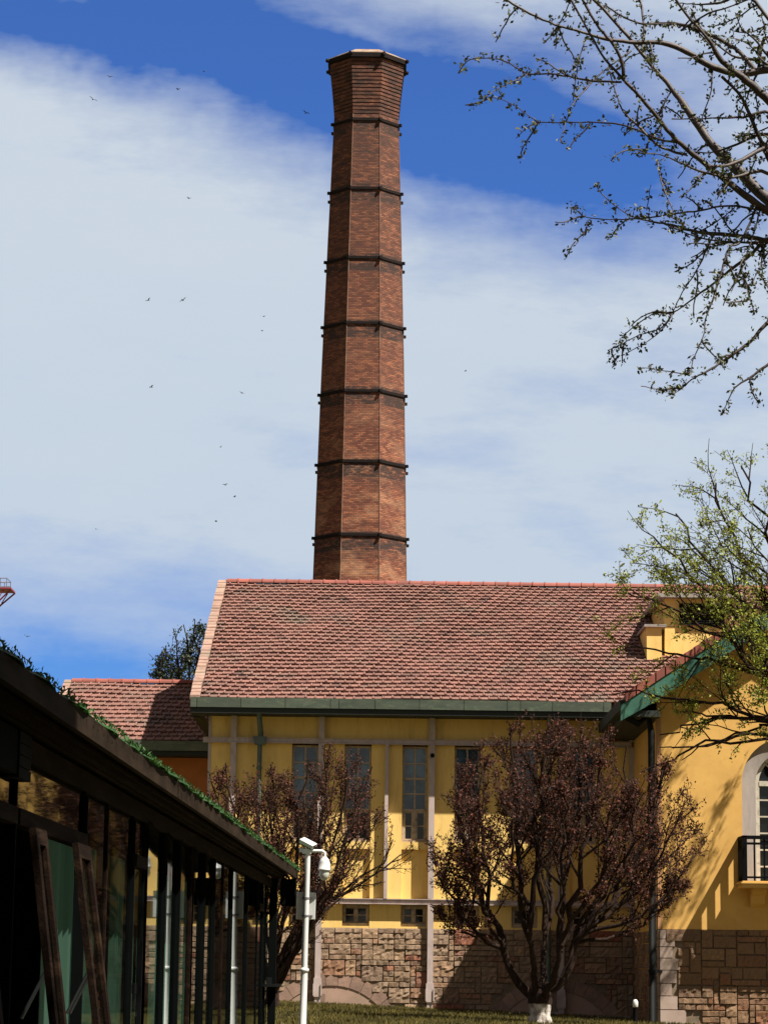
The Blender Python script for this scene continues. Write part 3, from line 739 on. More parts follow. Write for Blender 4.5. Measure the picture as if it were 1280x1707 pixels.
f = MB()
f.box(axc - inn, axc - inn + .18, YI - .12, YI, zdoor, spring); f.box(axc + inn - .18, axc + inn, YI - .12, YI, zdoor, spring)
f.box(axc - inn + .18, axc + inn - .18, YI - .14, YI, spring - .1, spring + .1)
f.box(axc - .08, axc + .08, YI - .12, YI, zdoor, spring - .1)
for sx in (-1, 1):
    for k in range(1, 2): f.box(axc + sx * (.08 + (inn - .26) / 2) - .03, axc + sx * (.08 + (inn - .26) / 2) + .03, YI - .1, YI, zdoor, spring - .1)
for k in range(1, 6):
    zz = zdoor + (spring - zdoor) * k / 6; f.box(axc - inn + .18, axc - .08, YI - .09, YI - .01, zz - .03, zz + .03); f.box(axc + .08, axc + inn - .18, YI - .09, YI - .01, zz - .03, zz + .03)
for p, q, r_, s_ in zip(ring_i[:-1], ring_i[1:], [(axc + (inn - .16) * math.cos(math.pi - math.pi * k / 24), spring + (inn - .16) * math.sin(math.pi - math.pi * k / 24)) for k in range(24)], [(axc + (inn - .16) * math.cos(math.pi - math.pi * k / 24), spring + (inn - .16) * math.sin(math.pi - math.pi * k / 24)) for k in range(1, 25)]):
    f.prism([p, q, s_, r_], YI - .12, YI, 'y')
for k in (1, 2, 3):
    a = math.pi * k / 4; f.tube([(axc, YI - .06, spring + .1), (axc + (inn - .1) * math.cos(a), YI - .06, spring + (inn - .1) * math.sin(a))], .035, 4)
fo = f.build('arched_window', WHF, gb)
pn = MB(); pn.prism([(axc - inn + .02, zdoor)] + ring_i + [(axc + inn - .02, zdoor)], YI + .003, YI + .02, 'y'); pn.build('pane', PANED, fo)
# balcony
bs0, bs1 = X(1229, GY, 1475), 2 * axc - X(1229, GY, 1475); BD = 1.5
zsl = Z(1471, GY, 1230)
m = MB(); m.box(bs0, bs1, GY - BD, GY - .002, zsl - .26, zsl); m.box(bs0 - .06, bs1 + .06, GY - BD - .06, GY - .003, zsl - .1, zsl - .05)
bal = m.build('balcony_slab', YEL2, gb)
for bxp in (bs0 + .75, bs1 - .75):
    m = MB()
    m.prism([(GY - .002, zsl - .262), (GY - .95, zsl - .262), (GY - .95, zsl - .40), (GY - .45, zsl - .55), (GY - .3, zsl - .85), (GY - .002, zsl - 1.0)], bxp - .28, bxp + .28)
    m.build('balcony_bracket', YEL2, gb)
m = MB(); rz = Z(1396, GY - BD, 1240) - zsl; yr = GY - BD + .1; xa, xb = bs0 + .1, bs1 - .1
for (p, q) in (((xa, yr), (xb, yr)), ((xa, yr), (xa, GY - .01)), ((xb, yr), (xb, GY - .01))):
    for zz, hh in ((rz, .07), (rz - .24, .045), (.14, .04)):
        x0_, x1_ = sorted((p[0], q[0])); y0_, y1_ = sorted((p[1], q[1])); m.box(x0_ - hh, x1_ + hh, y0_ - hh, y1_ + hh, zsl + zz - hh, zsl + zz + hh)
rail = m.build('balcony_railing', IRON, gb)
m = MB(); x = xa
nb = 11
for i in range(nb): xx = xa + (xb - xa) * i / (nb - 1); r_ = .09 if i in (0, nb - 1) else .032; m.box(xx - r_, xx + r_, yr - r_, yr + r_, zsl, zsl + rz)
for yy_ in grange(yr, GY - .05, 4)[1:]:
    for xx in (xa, xb): m.box(xx - .065, xx + .065, yy_ - .065, yy_ + .065, zsl, zsl + rz)
m.build('baluster', IRON, rail)
# stone base
m = MB(); m.box(gx0 + .01, gx1, GY + .02, GY + .5, -1.5, zb2 - .003); m.box(gx0 + .01, gx0 + .5, GY + .5, WY, -1.5, zb2); m.build('mortar_bed', MORTAR, gb)
m = MB(); qx = gx0 + .02
q_ = MB(); zq = zb2; rr = random.Random(4); widths = []
cuts = [(.9, 1550, 1566), (2.1, 1566, 1579), (1.75, 1579, 1598), (2.75, 1598, 1618), (2.3, 1618, 1640), (1.6, 1640, 1661), (2.4, 1661, 1684), (3.6, 1684, 1712)]
for wd_, ya, yb_ in cuts:
    za, zb3 = Z(ya, GY, 1110), Z(yb_, GY, 1110); wdm = wd_ * .28
    q_.box(qx, qx + wdm, GY - .05, GY + .018, zb3 + .015, za - .015, 1 + rr.uniform(-.12, .12))
    q_.box(gx0 - .04, gx0 + .008, GY + .0, GY + .0 + .45, zb3 + .015, za - .015, 1)
    widths.append((zb3, za, qx + wdm + .02))
def inq(x, z):
    for a, b, xx in widths:
        if a < z < b and x < xx + .1: return True
    return False
ashlar(m, gx0 + .25, gx1 - .1, -.95, zb2, GY + .018, .235, 11, inq, depth=.09)
m.build('stone_base', STONE2, gb); q_.build('quoin', QUOIN, gb)
m = MB(); ashlar(m, GY + .5, WY - .05, -.95, zb2, gx0 + .008, .25, 13, None, side=1); m.build('side_stone', STONE2, gb)
# roof: two slopes, verge tiles, green bargeboards
def gslope(sg):
    def P4(d, h): x = ex + d; z = ez + .674 * d + h; return (x if sg > 0 else 2 * gpx - x, z)
    m = MB(); a, b = P4(0, 0), P4(gpx - ex, 0); c, d = P4(gpx - ex, -.16), P4(0, -.16)
    m.prism([a, b, c, d], GR + .05, 122, 'y'); m.build('roof', ROOFB, gb)
    m = MB(); n = 17; rows = 34; D = gpx - ex
    for i in range(n):
        for j in range(rows):
            y0 = GR + .4 + (20 - .4) * j / rows; y1 = GR + .4 + (20 - .4) * (j + 1) / rows
            p, q = P4(D * i / n - .03, .11), P4(D * (i + 1) / n, .03); pd, = [P4(D * i / n - .03, .005)]
            cc_ = 1 + random.uniform(-.18, .18)
            m.poly([(p[0], y0, p[1]), (p[0], y1 - .02, p[1]), (q[0], y1 - .02, q[1]), (q[0], y0, q[1])], cc_)
            m.poly([(pd[0], y0, pd[1]), (pd[0], y1 - .02, pd[1]), (p[0], y1 - .02, p[1]), (p[0], y0, p[1])], cc_)
            p2, q2 = P4(D * i / n - .05, .17), P4(D * (i + 1) / n, .09)
            m.prism([p, q, q2, p2], y1 - .10, y1 - .02, 'y', cc_)
    m.build('roof_tiles', TILE, gb)
    m = MB()
    for i in range(n):
        p, q = P4(D * i / n - .05, .24), P4(D * (i + 1) / n, .20); r1, r2 = P4(D * (i + 1) / n, -.14), P4(D * i / n - .05, -.14)
        m.prism([p, q, r1, r2], GR - .02, GR + .42, 'y', 1 + random.uniform(-.2, .2))
    m.build('verge_tile', TILED, gb)
    m = MB(); nb_ = 6
    for i in range(nb_):
        d0, d1 = D * i / nb_ + (.008 if i else -.25), D * (i + 1) / nb_ - .008
        p, q, r1, r2 = P4(d0, -.15), P4(d1, -.15), P4(d1, -.92), P4(d0, -.92)
        if i == 0: r2 = (r2[0], p[1] - .62)
        m.prism([p, q, r1, r2], GR + .03, GR + .1, 'y', 1 + random.uniform(-.15, .15))
    m.build('bargeboard', COPBR, gb)
    m = MB(); p, q, r1, r2 = P4(.0, -.6), P4(D, -.6), P4(D, -.7), P4(.0, -.7); m.prism([p, q, r1, r2], GR + .105, GY - .002, 'y'); m.build('soffit', mat('soffit_render', (.30, .16, .05), rough=.9), gb)
gslope(1); gslope(-1)
m = MB()
m.prism([(ex - .28, ez - .5), (ex - .3, ez - .1), (ex + .02, ez - .1), (ex + .02, ez - .5)], GR + .12, WY - .9, 'y'); m.prism([(ex, ez - .75), (ex, ez - .505), (gx0, ez - .505), (gx0, ez - .75)], GR + .12, WY - .01, 'y'); m.build('eave_gutter', DARKG, gb)
m = MB(); pxx = X(1086.5, GY - .25, 1400)
m.tube([(ex - .12, GR + .35, ez - .5), (ex + .0, GR + .4, ez - .75), (ex + .5, GR + .55, ez - 1.0), (pxx - .1, GY - .25, Z(1195, GY, 1087)), (pxx, GY - .25, Z(1225, GY, 1087)), (pxx, GY - .25, -.35), (pxx - .2, GY - .45, -.45)], .14, 10)
z = 9
while z > 0: m.tube([(pxx, GY - .25, z), (pxx, GY - .25, z - .12)], .17, 10); m.box(pxx - .05, gx0 + .1, GY - .12, GY - .06, z - .1, z - .02); z -= 2.4
m.build('drainpipe', PIPED, gb)
# little bollard
bz = gz(10.2, 99); bp_ = at(1059, 1700, 99)
bo = empty('bollard_light', (bp_.x, 99, bz)); tag(bo, 'small black bollard with a pale cap on the lawn by the dark drainpipe', 'bollard')
m = MB(); m.lathe([(.10, 0), (.085, .04), (.075, .62), (.08, .64)], 0, 0, 14); m.build('post', IRON, bo)
m = MB(); m.lathe([(.09, .645), (.105, .66), (.105, .84), (.06, .92), (.01, .94)], 0, 0, 14); m.build('cap', WHITE, bo)

# ------------------------------------------------------------------ CCTV pole
PY = 48.0; ptop = at(513.5, 1416, PY); pb = at(504.5, 1707, PY)
lean = (ptop.x - pb.x) / (ptop.z - pb.z)
pole = empty('camera_pole', (pb.x - lean * pb.z, PY, 0)); pole.rotation_euler = (0, math.atan(lean), 0)
tag(pole, 'white steel pole with a dome camera, tilted box camera and grey cabinet', 'camera pole')
H = ptop.z; sc_ = PY / FPX
zc = Z(1618, PY, 508)
m = MB(); m.lathe([(.075, 0), (.075, .03), (.066, .04), (.062, zc - .03)], 0, 0, 20); m.build('lower_pole', WHITE, pole)
m = MB(); m.lathe([(.066, zc - .03), (.085, zc - .02), (.085, zc + .02), (.056, zc + .045)], 0, 0, 20); m.build('collar', WHITE, pole)
m = MB(); m.lathe([(.054, zc + .045), (.047, H - .02), (.047, H)], 0, 0, 20); m.build('upper_pole', WHITE, pole)
m = MB(); m.tube([(-.12, 0, H - .06), (-.12, 0, H + .01)],   .04, 10); m.box(-.10, .06, -.055, .055, H - .085, H + .0); m.build('clamp', WHITE, pole)
za = H - .03; xr_ = (541 - 513) * sc_
m = MB(); m.tube([(.0, -.02, za), (xr_ - .05, -.02, za), (xr_, -.02, za - .03), (xr_, -.02, za - .13)], .028, 12); m.build('arm', WHITE, pole)
zd = za - .12
m = MB(); m.lathe([(.03, zd + .02), (.045, zd), (.08, zd - .035), (.10, zd - .09), (.107, zd - .20), (.115, zd - .205), (.115, zd - .235), (.10, zd - .24)], xr_, -.02, 24); dome = m.build('dome_camera', WHITE, pole)
m = MB(); m.lathe([(.086, zd - .24), (.093, zd - .29), (.09, zd - .34), (.07, zd - .385), (.04, zd - .41), (.01, zd - .415)], xr_, -.02, 24); m.build('lens_ball', mat('dome_lens', (.40, .41, .36), (.30, .31, .28), rough=.2), dome)
# box camera with sun shield, tilted
m = MB(); m.box(-.16, .16, -.075, .075, -.065, .065); bxc = m.build('box_camera', CAMGREY, pole, .012)
bxc.scale = (.72, .72, .72); bxc.location = (-.0, -.02, H + .08); bxc.rotation_euler = (math.radians(22), math.radians(24), math.radians(-28))
m = MB(); m.box(-.22, .20, -.09, .09, .072, .088); m.box(-.22, .20, -.098, -.09, -.01, .088); m.box(-.22, .20, .09, .098, -.01, .088); m.build('sun_shield', WHITE, bxc)
m = MB(); m.tube([(.0, 0, H), (0, 0, H + .07)], .03, 8); m.build('mount', WHITE, pole)
cz0, cz1 = Z(1533, PY, 510), Z(1488, PY, 510)
m = MB(); m.box(-.155, .165, .075, .26, cz0, cz1); cab = m.build('cabinet', mat('cabinet_grey', (.42, .44, .43), (.38, .40, .39), rough=.5), pole, .008)
m = MB(); m.box(-.185, -.157, .06, .27, cz0 + .0, cz1 + .01); m.build('cabinet_door', WHITE, cab, .004)
m = MB()
for zz in (cz1 - .12, cz0 + .05): m.tube([(0, 0, zz), (0, 0, zz + .03)], .062, 14); m.box(-.08, .12, .06, .074, zz, zz + .03); m.tube([(.10, .06, zz + .015), (.10, .03, zz + .015)], .014, 6)
m.build('strap', GREYST, pole)

# ------------------------------------------------------------------ glass pavilion at left
pav = empty('glass_pavilion', (0, 0, 0), -math.atan(.0219)); tag(pav, 'low dark timber pavilion with glass front and turf edged roof along the left side', 'building')
NW = -3.05; NE = -2.58; S0, S1 = 4.0, 49.4; ZT = 3.32; ZE = 3.44; SE = 48.6
m = MB(); m.box(NE - .0, NE - .05, S0, SE, ZE - .16, ZE - .0); m.build('eave_board', GTRIM, pav)
m = MB(); m.box(NW - 6.5, NE - .052, S0, SE, ZE - .06, ZE - .003); 
m.build('roof_deck', GWOOD, pav)
m = MB(); m.box(NW - .02, NE - .20, S0, SE - .3, ZT - .002, ZT + .028); m.box(NE - .30, NE - .24, S0, SE - .2, ZT - .045, ZT - .004); m.box(NW + .1, NW + .14, S0, SE - .2, ZT - .05, ZT - .004)
s = S0 + .7
while s < SE: m.box(NW + .145, NE - .31, s, s + .03, ZT - .028, ZT - .004); s += 3.8
m.build('soffit', GWOOD, pav)
m = MB(); m.box(NW - .06, NW + .03, S0, S1 - 1, ZT - .22, ZT - .052); m.build('head_beam', GWOOD, pav)
# turf on the roof edge
m = MB(); n = 140
prev = None
for i in range(n + 1):
    s = S0 + (SE + .05 - S0) * i / n; h = .02 + .012 * random.random() + .008 * math.sin(s * 1.3) ; o_ = random.uniform(-.02, .05)
    cur = [(NE + o_, s, ZE + .004), (NE + o_ - .02, s, ZE + h), (NE - .6, s, ZE + h + .06), (NE - 3.8, s, ZE + .75)]
    if prev:
        for a in range(3): m.poly([prev[a], cur[a], cur[a + 1], prev[a + 1]], random.random() * .6)
    prev = cur
for i in range(7000):
    s = random.uniform(13, SE); nn = NE + random.uniform(-.35, .06); h = random.uniform(.0, .018); zb_ = ZE + .035; a = random.uniform(0, 6.28)
    m.poly([(nn, s, zb_), (nn + math.cos(a) * .02, s + math.sin(a) * .05, zb_ - .03), (nn + random.uniform(-.03, .03), s + random.uniform(-.03, .03), zb_ + h)], random.random())
m.build('roof_turf', TURF, pav)
# mullions and panes
def wallY(px): return {0: 0}.get(px)
posts = [(18.55, .03), (22.30, .038), (25.92, .036), (27.02, .015), (29.12, .022), (30.64, .034), (34.03, .054), (35.60, .048), (38.60, .058), (41.75, .055), (44.42, .025), (45.65, .05)]
for a, dp in posts:
    dp = dp * (.62 if a > 32 else 1)
    m = MB(); m.box(NW - .06, NW + dp * .6, a, a + .07, 0, ZT - .225); m.box(NW + dp * .6 + .002, NW + dp, a + .012, a + .058, .05, ZT - .25)
    m.build('mullion', GBLK, pav)
for s in (11.0, 14.0, 17.0, 23.92, 32.3, 37.1): m = MB(); m.box(NW - .04, NW + .02, s - .03, s + .03, 0, ZT - .225); m.build('thin_mullion', GWOOD, pav)
m = MB(); m.box(NW - .1, NW + .05, S0, S1 - 1, -.02, .16); m.build('sill', GBLK, pav)
for a, b in ((S0, 18.54), (18.63, 22.29), (26.0, 27.0), (44.5, 45.6)): m = MB(); m.box(NW - .05, NW + .05, a, b, 2.61, 2.73); m.build('transom', GWOOD, pav)
GLASS = glass_mat('pavilion_glass', (.55, .68, .62))
edges = [S0] + [q * 0.9531 for q in (19.5, 23.4, 25.1, 27.2, 28.35, 30.6, 32.2, 33.9, 35.7, 37.4, 38.9, 40.5, 43.8, 46.35, 49.8)]
for i, (a, b) in enumerate(zip(edges[:-1], edges[1:])):
    m = MB(); z0 = 2.74 if i < 2 else .16
    da, db = (.045 * (b - a) / 2, -.022 * (b - a) / 2) if 4 < i < 10 else (0, 0)
    m.poly([(NW + da, a + .02, z0), (NW + db, b - .02, z0), (NW + db, b - .02, ZT - .2), (NW + da, a + .02, ZT - .2)]); m.build('glass_pane', GLASS, pav)
# top hung sashes standing open
def sash(s0, s1, ang):
    m = MB(); Hh = 2.25; b = .12
    m.box(0, .05, s0, s0 + b, -Hh, 0); m.box(0, .05, s1 - b, s1, -Hh, 0); m.box(0, .05, s0 + b, s1 - b, -b, 0); m.box(0, .05, s0 + b, s1 - b, -Hh, -Hh + b)
    o = m.build('open_sash', GWOOD, pav); o.location = (NW + .08, 0, 2.60); o.rotation_euler = (0, -math.radians(ang), 0)
    g = MB(); g.poly([(.02, s0 + b, -Hh + b), (.02, s1 - b, -Hh + b), (.02, s1 - b, -b), (.02, s0 + b, -b)]); g.build('glass_pane', GLASS, o)
    for sy in (s1 - .3, s0 + .3): MB().tube([(.0, sy, -1.0), (-.24, sy, -1.35)], .012, 6).build('stay', GREYST, o)
for a, b, an in ((18.85, 19.4, 8), (21.1, 21.9, 8.5), (14.2, 16.6, 8)): sash(a, b, an)
# door handle / pull at px 235
m = MB(); m.box(NW + .03, NW + .075, 26.5, 26.55, .9, 1.9); m.box(NW + .0, NW + .03, 26.3, 26.8, 1.35, 1.45); m.build('door_pull', IRON, pav)
# interior: back wall, floor, curtain
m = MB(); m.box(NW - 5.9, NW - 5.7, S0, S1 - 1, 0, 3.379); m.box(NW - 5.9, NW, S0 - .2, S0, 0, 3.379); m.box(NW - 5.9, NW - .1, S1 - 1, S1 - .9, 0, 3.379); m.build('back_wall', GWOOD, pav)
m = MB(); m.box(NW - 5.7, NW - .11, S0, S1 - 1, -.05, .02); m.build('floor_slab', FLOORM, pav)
m = MB()
for a, b in ((22.5, 25.8), (27.1, 29.0), (31.0, 33.8), (34.2, 35.4)):
    k_ = int((b - a) / .06); pts = [(NW - .35 + .05 * math.sin(i * 1.25) + random.uniform(-.015, .015), a + (b - a) * i / k_) for i in range(k_ + 1)]
    for p, q in zip(pts[:-1], pts[1:]): m.poly([(p[0], p[1], .06), (q[0], q[1], .06), (q[0], q[1], 2.75), (p[0], p[1], 2.75)], 1, True)
m.build('curtain', CURT, pav)
# box under eave near the camera, lamp under far end, shelf at far corner
m = MB(); m.box(NW - .3, NW + .065, 14.2, 18.3, 2.95, ZT - .06); wb = m.build('wall_box', GBLK, pav)
m = MB()
for i in range(4): m.box(NW - .2, NW + .08, 18.31, 18.85, 2.93 + i * .085, 3.005 + i * .085)
m.build('side_panel', SIDEP, wb)
m = MB(); m.box(NE - .30, NE - .02, SE - .45, SE - .05, ZT - .55, ZT - .05); m.build('eave_speaker', GBLK, pav, .03)
m = MB(); px_ = NE - .42; m.box(px_ - .07, px_ + .07, 48.0, 48.14, 0, ZT - .05); m.box(px_ - .22, px_ - .15, 48.0, 48.1, 0, ZT - .05); m.build('end_post', GBLK, pav)
m = MB(); zsf = Z(1643, 48, 458); m.box(px_ - .12, px_ + .18, 47.7, 48.2, zsf - .03, zsf + .02); m.box(px_ - .09, px_ + .0, 47.9, 47.995, zsf + .02, zsf + .14); m.build('shelf', SIDEP, pav)

# ------------------------------------------------------------------ trees
def leaf_quad(mb, p, size, rnd, c):
    a = Vector((rnd.gauss(0, 1), rnd.gauss(0, 1), rnd.gauss(0, 1)));
    if a.length < .1: a = Vector((0, 0, 1))
    a.normalize(); b = a.orthogonal().normalized(); b = Matrix.Rotation(rnd.uniform(0, 6.28), 3, a) @ b; n = a.cross(b)
    p = Vector(p); s = size
    mb.poly([p, p + a * s * .5 + b * s * .28, p + a * s, p + a * s * .5 - b * s * .28 + n * s * .1], c)
def rand_perp(d, rnd):
    v_ = Vector((rnd.gauss(0, 1), rnd.gauss(0, 1), rnd.gauss(0, 1))); v_ -= d * v_.dot(d)
    return v_.normalized() if v_.length > .01 else d.orthogonal()
class Tree:
    def __init__(s, seed, inside, trop=.1, wig=.25, leaf=.1, nleaf=3, lmat=None, spread=.1, maxlvl=3, kids=(6, 6, 5), ang=(.5, .9), ratio=(.5, .4, .4), leaf_lv=2, minr=.006):
        s.r = random.Random(seed); s.inside = inside; s.trop = trop; s.wig = wig; s.leaf = leaf; s.nleaf = nleaf; s.spread = spread; s.maxlvl = maxlvl; s.kids = kids; s.ang = ang; s.ratio = ratio; s.leaf_lv = leaf_lv; s.minr = minr
        s.w = MB(); s.l = MB(); s.tw = MB()
    def grow(s, p, d, L, r, lvl, pts=None):
        rnd = s.r
        if pts is None:
            n = max(3, int(L / (.5 if lvl < 2 else .22))); pts = [p]; d = d.normalized()
            for i in range(n):
                d = (d + rand_perp(d, rnd) * s.wig * rnd.random() + Vector((0, 0, s.trop))).normalized()
                q = pts[-1] + d * L / n
                if lvl > 0 and not s.inside(q, rnd): break
                pts.append(q)
            if len(pts) < 2: return
        n = len(pts) - 1; L = sum((pts[i + 1] - pts[i]).length for i in range(n))
        rad = [max(s.minr, r * (1 - .75 * (i / n))) for i in range(n + 1)]
        (s.w if lvl < 2 else s.tw).tube(pts, rad, 7 if lvl == 0 else (5 if lvl == 1 else 3), cap=False)
        if lvl >= s.leaf_lv:
            for i in range(1, n + 1):
                k = int(s.nleaf * (1 if rnd.random() < .85 else 2) + rnd.random())
                for _ in range(k):
                    f_ = rnd.random(); q = pts[i - 1].lerp(pts[i], f_) + Vector((rnd.gauss(0, 1), rnd.gauss(0, 1), rnd.gauss(0, 1))) * s.spread * .5
                    leaf_quad(s.l, q, s.leaf * rnd.uniform(.6, 1.3), rnd, rnd.random())
        if lvl < s.maxlvl:
            k = s.kids[lvl]
            for j in range(k):
                f_ = .22 + .78 * (j + rnd.random()) / k; i = min(n - 1, int(f_ * n)); q = pts[i].lerp(pts[i + 1], f_ * n - i)
                dd = (pts[i + 1] - pts[i]).normalized(); a = rnd.uniform(*s.ang)
                nd = dd * math.cos(a) + rand_perp(dd, rnd) * math.sin(a)
                s.grow(q, nd, max(L * s.ratio[lvl] * rnd.uniform(.7, 1.25) * (1.15 - .5 * f_), .25), max(r * .5 * (1 - .5 * f_), s.minr), lvl + 1)
def curve_pts(a, b, bulge, n=9, rnd=random, jit=.1):
    a, b = Vector(a), Vector(b); out = []
    for i in range(n + 1):
        t_ = i / n; p = a.lerp(b, t_); p += Vector(bulge) * math.sin(math.pi * t_)
        if 0 < i < n: p += Vector((rnd.gauss(0, jit), rnd.gauss(0, jit), rnd.gauss(0, jit * .5)))
        out.append(p)
    return out
def ell(c, r, wob=.12):
    c = Vector(c)
    def f(q, rnd):
        e = ((q.x - c.x) / r[0]) ** 2 + ((q.y - c.y) / r[1]) ** 2 + ((q.z - c.z) / r[2]) ** 2
        return e < (1 + rnd.uniform(-wob, wob)) ** 2
    return f
# --- large plum tree
TY = 88.0; zg_ = gz(6, TY)
tb = at(900, 1707, TY)
plum = empty('plum_tree', (tb.x, TY, zg_ - .1)); tag(plum, 'large dark purple leaved plum tree with whitewashed trunk foot before the shaded facade', 'tree')
off = Vector((tb.x, TY, zg_ - .1))
e1 = ell(at(925, 1400, TY) - off, (4.6, 4.0, 4.3), .16); e2 = ell(at(800, 1440, TY) - off, (2.5, 3, 2.8), .16); e3 = ell(at(1090, 1400, TY) - off, (1.85, 2.5, 2.9), .16)
T = Tree(21, lambda q, r: e1(q, r) or e2(q, r) or e3(q, r), trop=.15, wig=.28, leaf=.105, nleaf=1.05, spread=.12, maxlvl=3, kids=(9, 8, 5), ang=(.35, .95), ratio=(.42, .42, .4), leaf_lv=2, minr=.008)
tips = [(770, 1330, 0, .15), (735, 1440, -1.0, .11), (800, 1250, 1.2, .13), (850, 1215, -.6, .16), (900, 1215, 1.6, .16), (905, 1225, -1.8, .14), (955, 1212, .4, .17), (1000, 1230, -1.4, .17), (1050, 1240, 1.2, .15), (1100, 1290, -.6, .15), (1140, 1350, .8, .12), (1150, 1430, -.8, .11), (1120, 1490, .9, .09), (745, 1500, .8, .08), (830, 1330, -3.2, .11), (1010, 1340, -3.3, .11), (940, 1330, 3.3, .11), (1090, 1400, 2.8, .1), (860, 1350, 3.0, .1), (925, 1300, -3.0, .1), (1060, 1330, -2.6, .1), (780, 1390, -2.4, .1)]
WP = []
for qx, qy, qd, qr in ((832, 1545, 0, .19), (884, 1535, -1.2, .15), (908, 1540, 1.3, .16), (962, 1545, .3, .22), (935, 1560, -1.4, .15)):
    e = at(qx, qy, TY + qd) - off; st_ = Vector((e.x * .18, e.y * .15, 1.0)); pp_ = curve_pts(st_, e, (e.x * .12, 0, -.3), 8, T.r, .035); WP.append((qx, qy, qd, qr, pp_))
    T.w.tube(pp_, [qr * .85 - qr * .35 * k / 8 for k in range(9)], 9, cap=False)
for i, (px, py, dy, r) in enumerate(tips):
    tip = at(px, py, TY) - off + Vector((0, dy, 0))
    wp = min(WP, key=lambda q: abs((q[0] - 900) * 2.1 + 900 - px) + 18 * abs(q[2] - dy))
    f_ = T.r.random(); a = Vector(wp[4][-1]).lerp(Vector(wp[4][-3]), f_)
    out = Vector((tip.x * .10, dy * .1, -.35)) if abs(tip.x) > 2 else Vector((tip.x * .08, 0, 0))
    pts = curve_pts(a, tip, out, 10, T.r, .12)
    T.grow(None, None, 0, r * .75, 0, pts)
m = MB(); tp = []
m.tube([(0, 0, -.1), (0, 0, .15), (.02, 0, .5), (.0, 0, .82)], [.44, .35, .30, .36], 14)
for k in range(6):
    a = k * 1.05 + .3; m.tube([(.33 * math.cos(a) * 1.25, .33 * math.sin(a), -.15), (.23 * math.cos(a), .23 * math.sin(a), .4), (.27 * math.cos(a), .27 * math.sin(a), .84)], [.17, .12, .14], 8)
tk = m.build('trunk_foot', LIME, plum)
m = MB(); m.tube([(0, 0, .80), (.0, 0, 1.0), (.02, 0, 1.35)], [.41, .40, .22], 12); 
for k in range(6):
    a = k * 1.05 + .3; m.tube([(.27 * math.cos(a), .27 * math.sin(a), .80), (.3 * math.cos(a), .3 * math.sin(a), 1.1), (.22 * math.cos(a), .2 * math.sin(a), 1.5)], [.145, .15, .06], 8)
m.build('trunk', BARK, plum)
T.w.build('limb', BARK, plum); T.tw.build('twigs', BARK, plum); T.l.build('crown', LEAFP, plum)
# --- smaller plum tree behind pavilion end
TY2 = 97.0; tb2 = at(452, 1690, TY2); off = Vector((tb2.x, TY2, gz(-4, TY2) - .1))
plum2 = empty('plum_tree', off); tag(plum2, 'smaller purple leaved plum tree leaning out behind the white camera pole', 'tree')
e1 = ell(at(560, 1400, TY2) - off, (2.1, 2.6, 3.75), .1); e2 = ell(at(440, 1410, TY2) - off, (2.3, 2.5, 3.1), .12); e3 = ell(at(370, 1400, TY2) - off, (1.0, 1.8, 3.0), .12); e4 = ell(at(500, 1500, TY2) - off, (2.0, 2, 3.2), .1)
T = Tree(5, lambda q, r: e1(q, r) or e2(q, r) or e3(q, r) or e4(q, r), trop=.12, wig=.26, leaf=.105, nleaf=1.05, spread=.13, maxlvl=3, kids=(10, 8, 4), ang=(.3, .85), ratio=(.42, .4, .4), leaf_lv=2, minr=.008)
for px, py, dy, r in [(350, 1300, .3, .09), (378, 1275, -.8, .1), (420, 1330, 1, .1), (452, 1275, -.3, .1), (480, 1300, 1.5, .1), (515, 1270, -1.2, .11), (550, 1240, .2, .12), (580, 1290, -1.8, .11), (620, 1275, .9, .1), (600, 1340, 1.9, .09), (560, 1400, -2.2, .08), (470, 1400, -2, .09), (400, 1400, -1.4, .09), (520, 1450, 1.5, .08), (335, 1390, .0, .06)]:
    tip = at(px, py, TY2) - off + Vector((0, dy, 0)); a = Vector((T.r.uniform(-.15, .15), T.r.uniform(-.15, .15), .7))
    T.grow(None, None, 0, r, 0, curve_pts(a, tip, (tip.x * .12, 0, -.3 if abs(tip.x) > 2 else 0), 10, T.r, .09))
# sparse right hand bough
T2 = Tree(9, lambda q, r: True, trop=.16, wig=.3, leaf=.1, nleaf=1, spread=.1, maxlvl=2, kids=(9, 5), ang=(.4, .8), ratio=(.22, .4), leaf_lv=2, minr=.009)
for poly in ([(470, 1600), (520, 1520), (560, 1495), (600, 1462), (640, 1440), (655, 1400)], [(480, 1600), (540, 1510), (590, 1480), (640, 1448), (668, 1425)], [(470, 1620), (500, 1560), (540, 1500), (580, 1440), (615, 1390)]):
    T2.grow(None, None, 0, .085, 0, [Vector((0, 0, .6))] + [at(a, b, TY2) - off for a, b in poly])
m = MB(); m.tube([(0, 0, -.1), (.03, 0, .4), (.05, 0, .95)], [.32, .25, .22], 12); m.build('trunk', BARK, plum2)
T.w.v; T.w.build('limb', BARK, plum2); T.tw.build('twigs', BARK, plum2); T.l.build('crown', LEAFP, plum2); T2.w.build('sparse_bough', BARK, plum2); T2.tw.build('bare_twigs', BARK, plum2); T2.l.build('sparse_leaves', LEAFP, plum2)
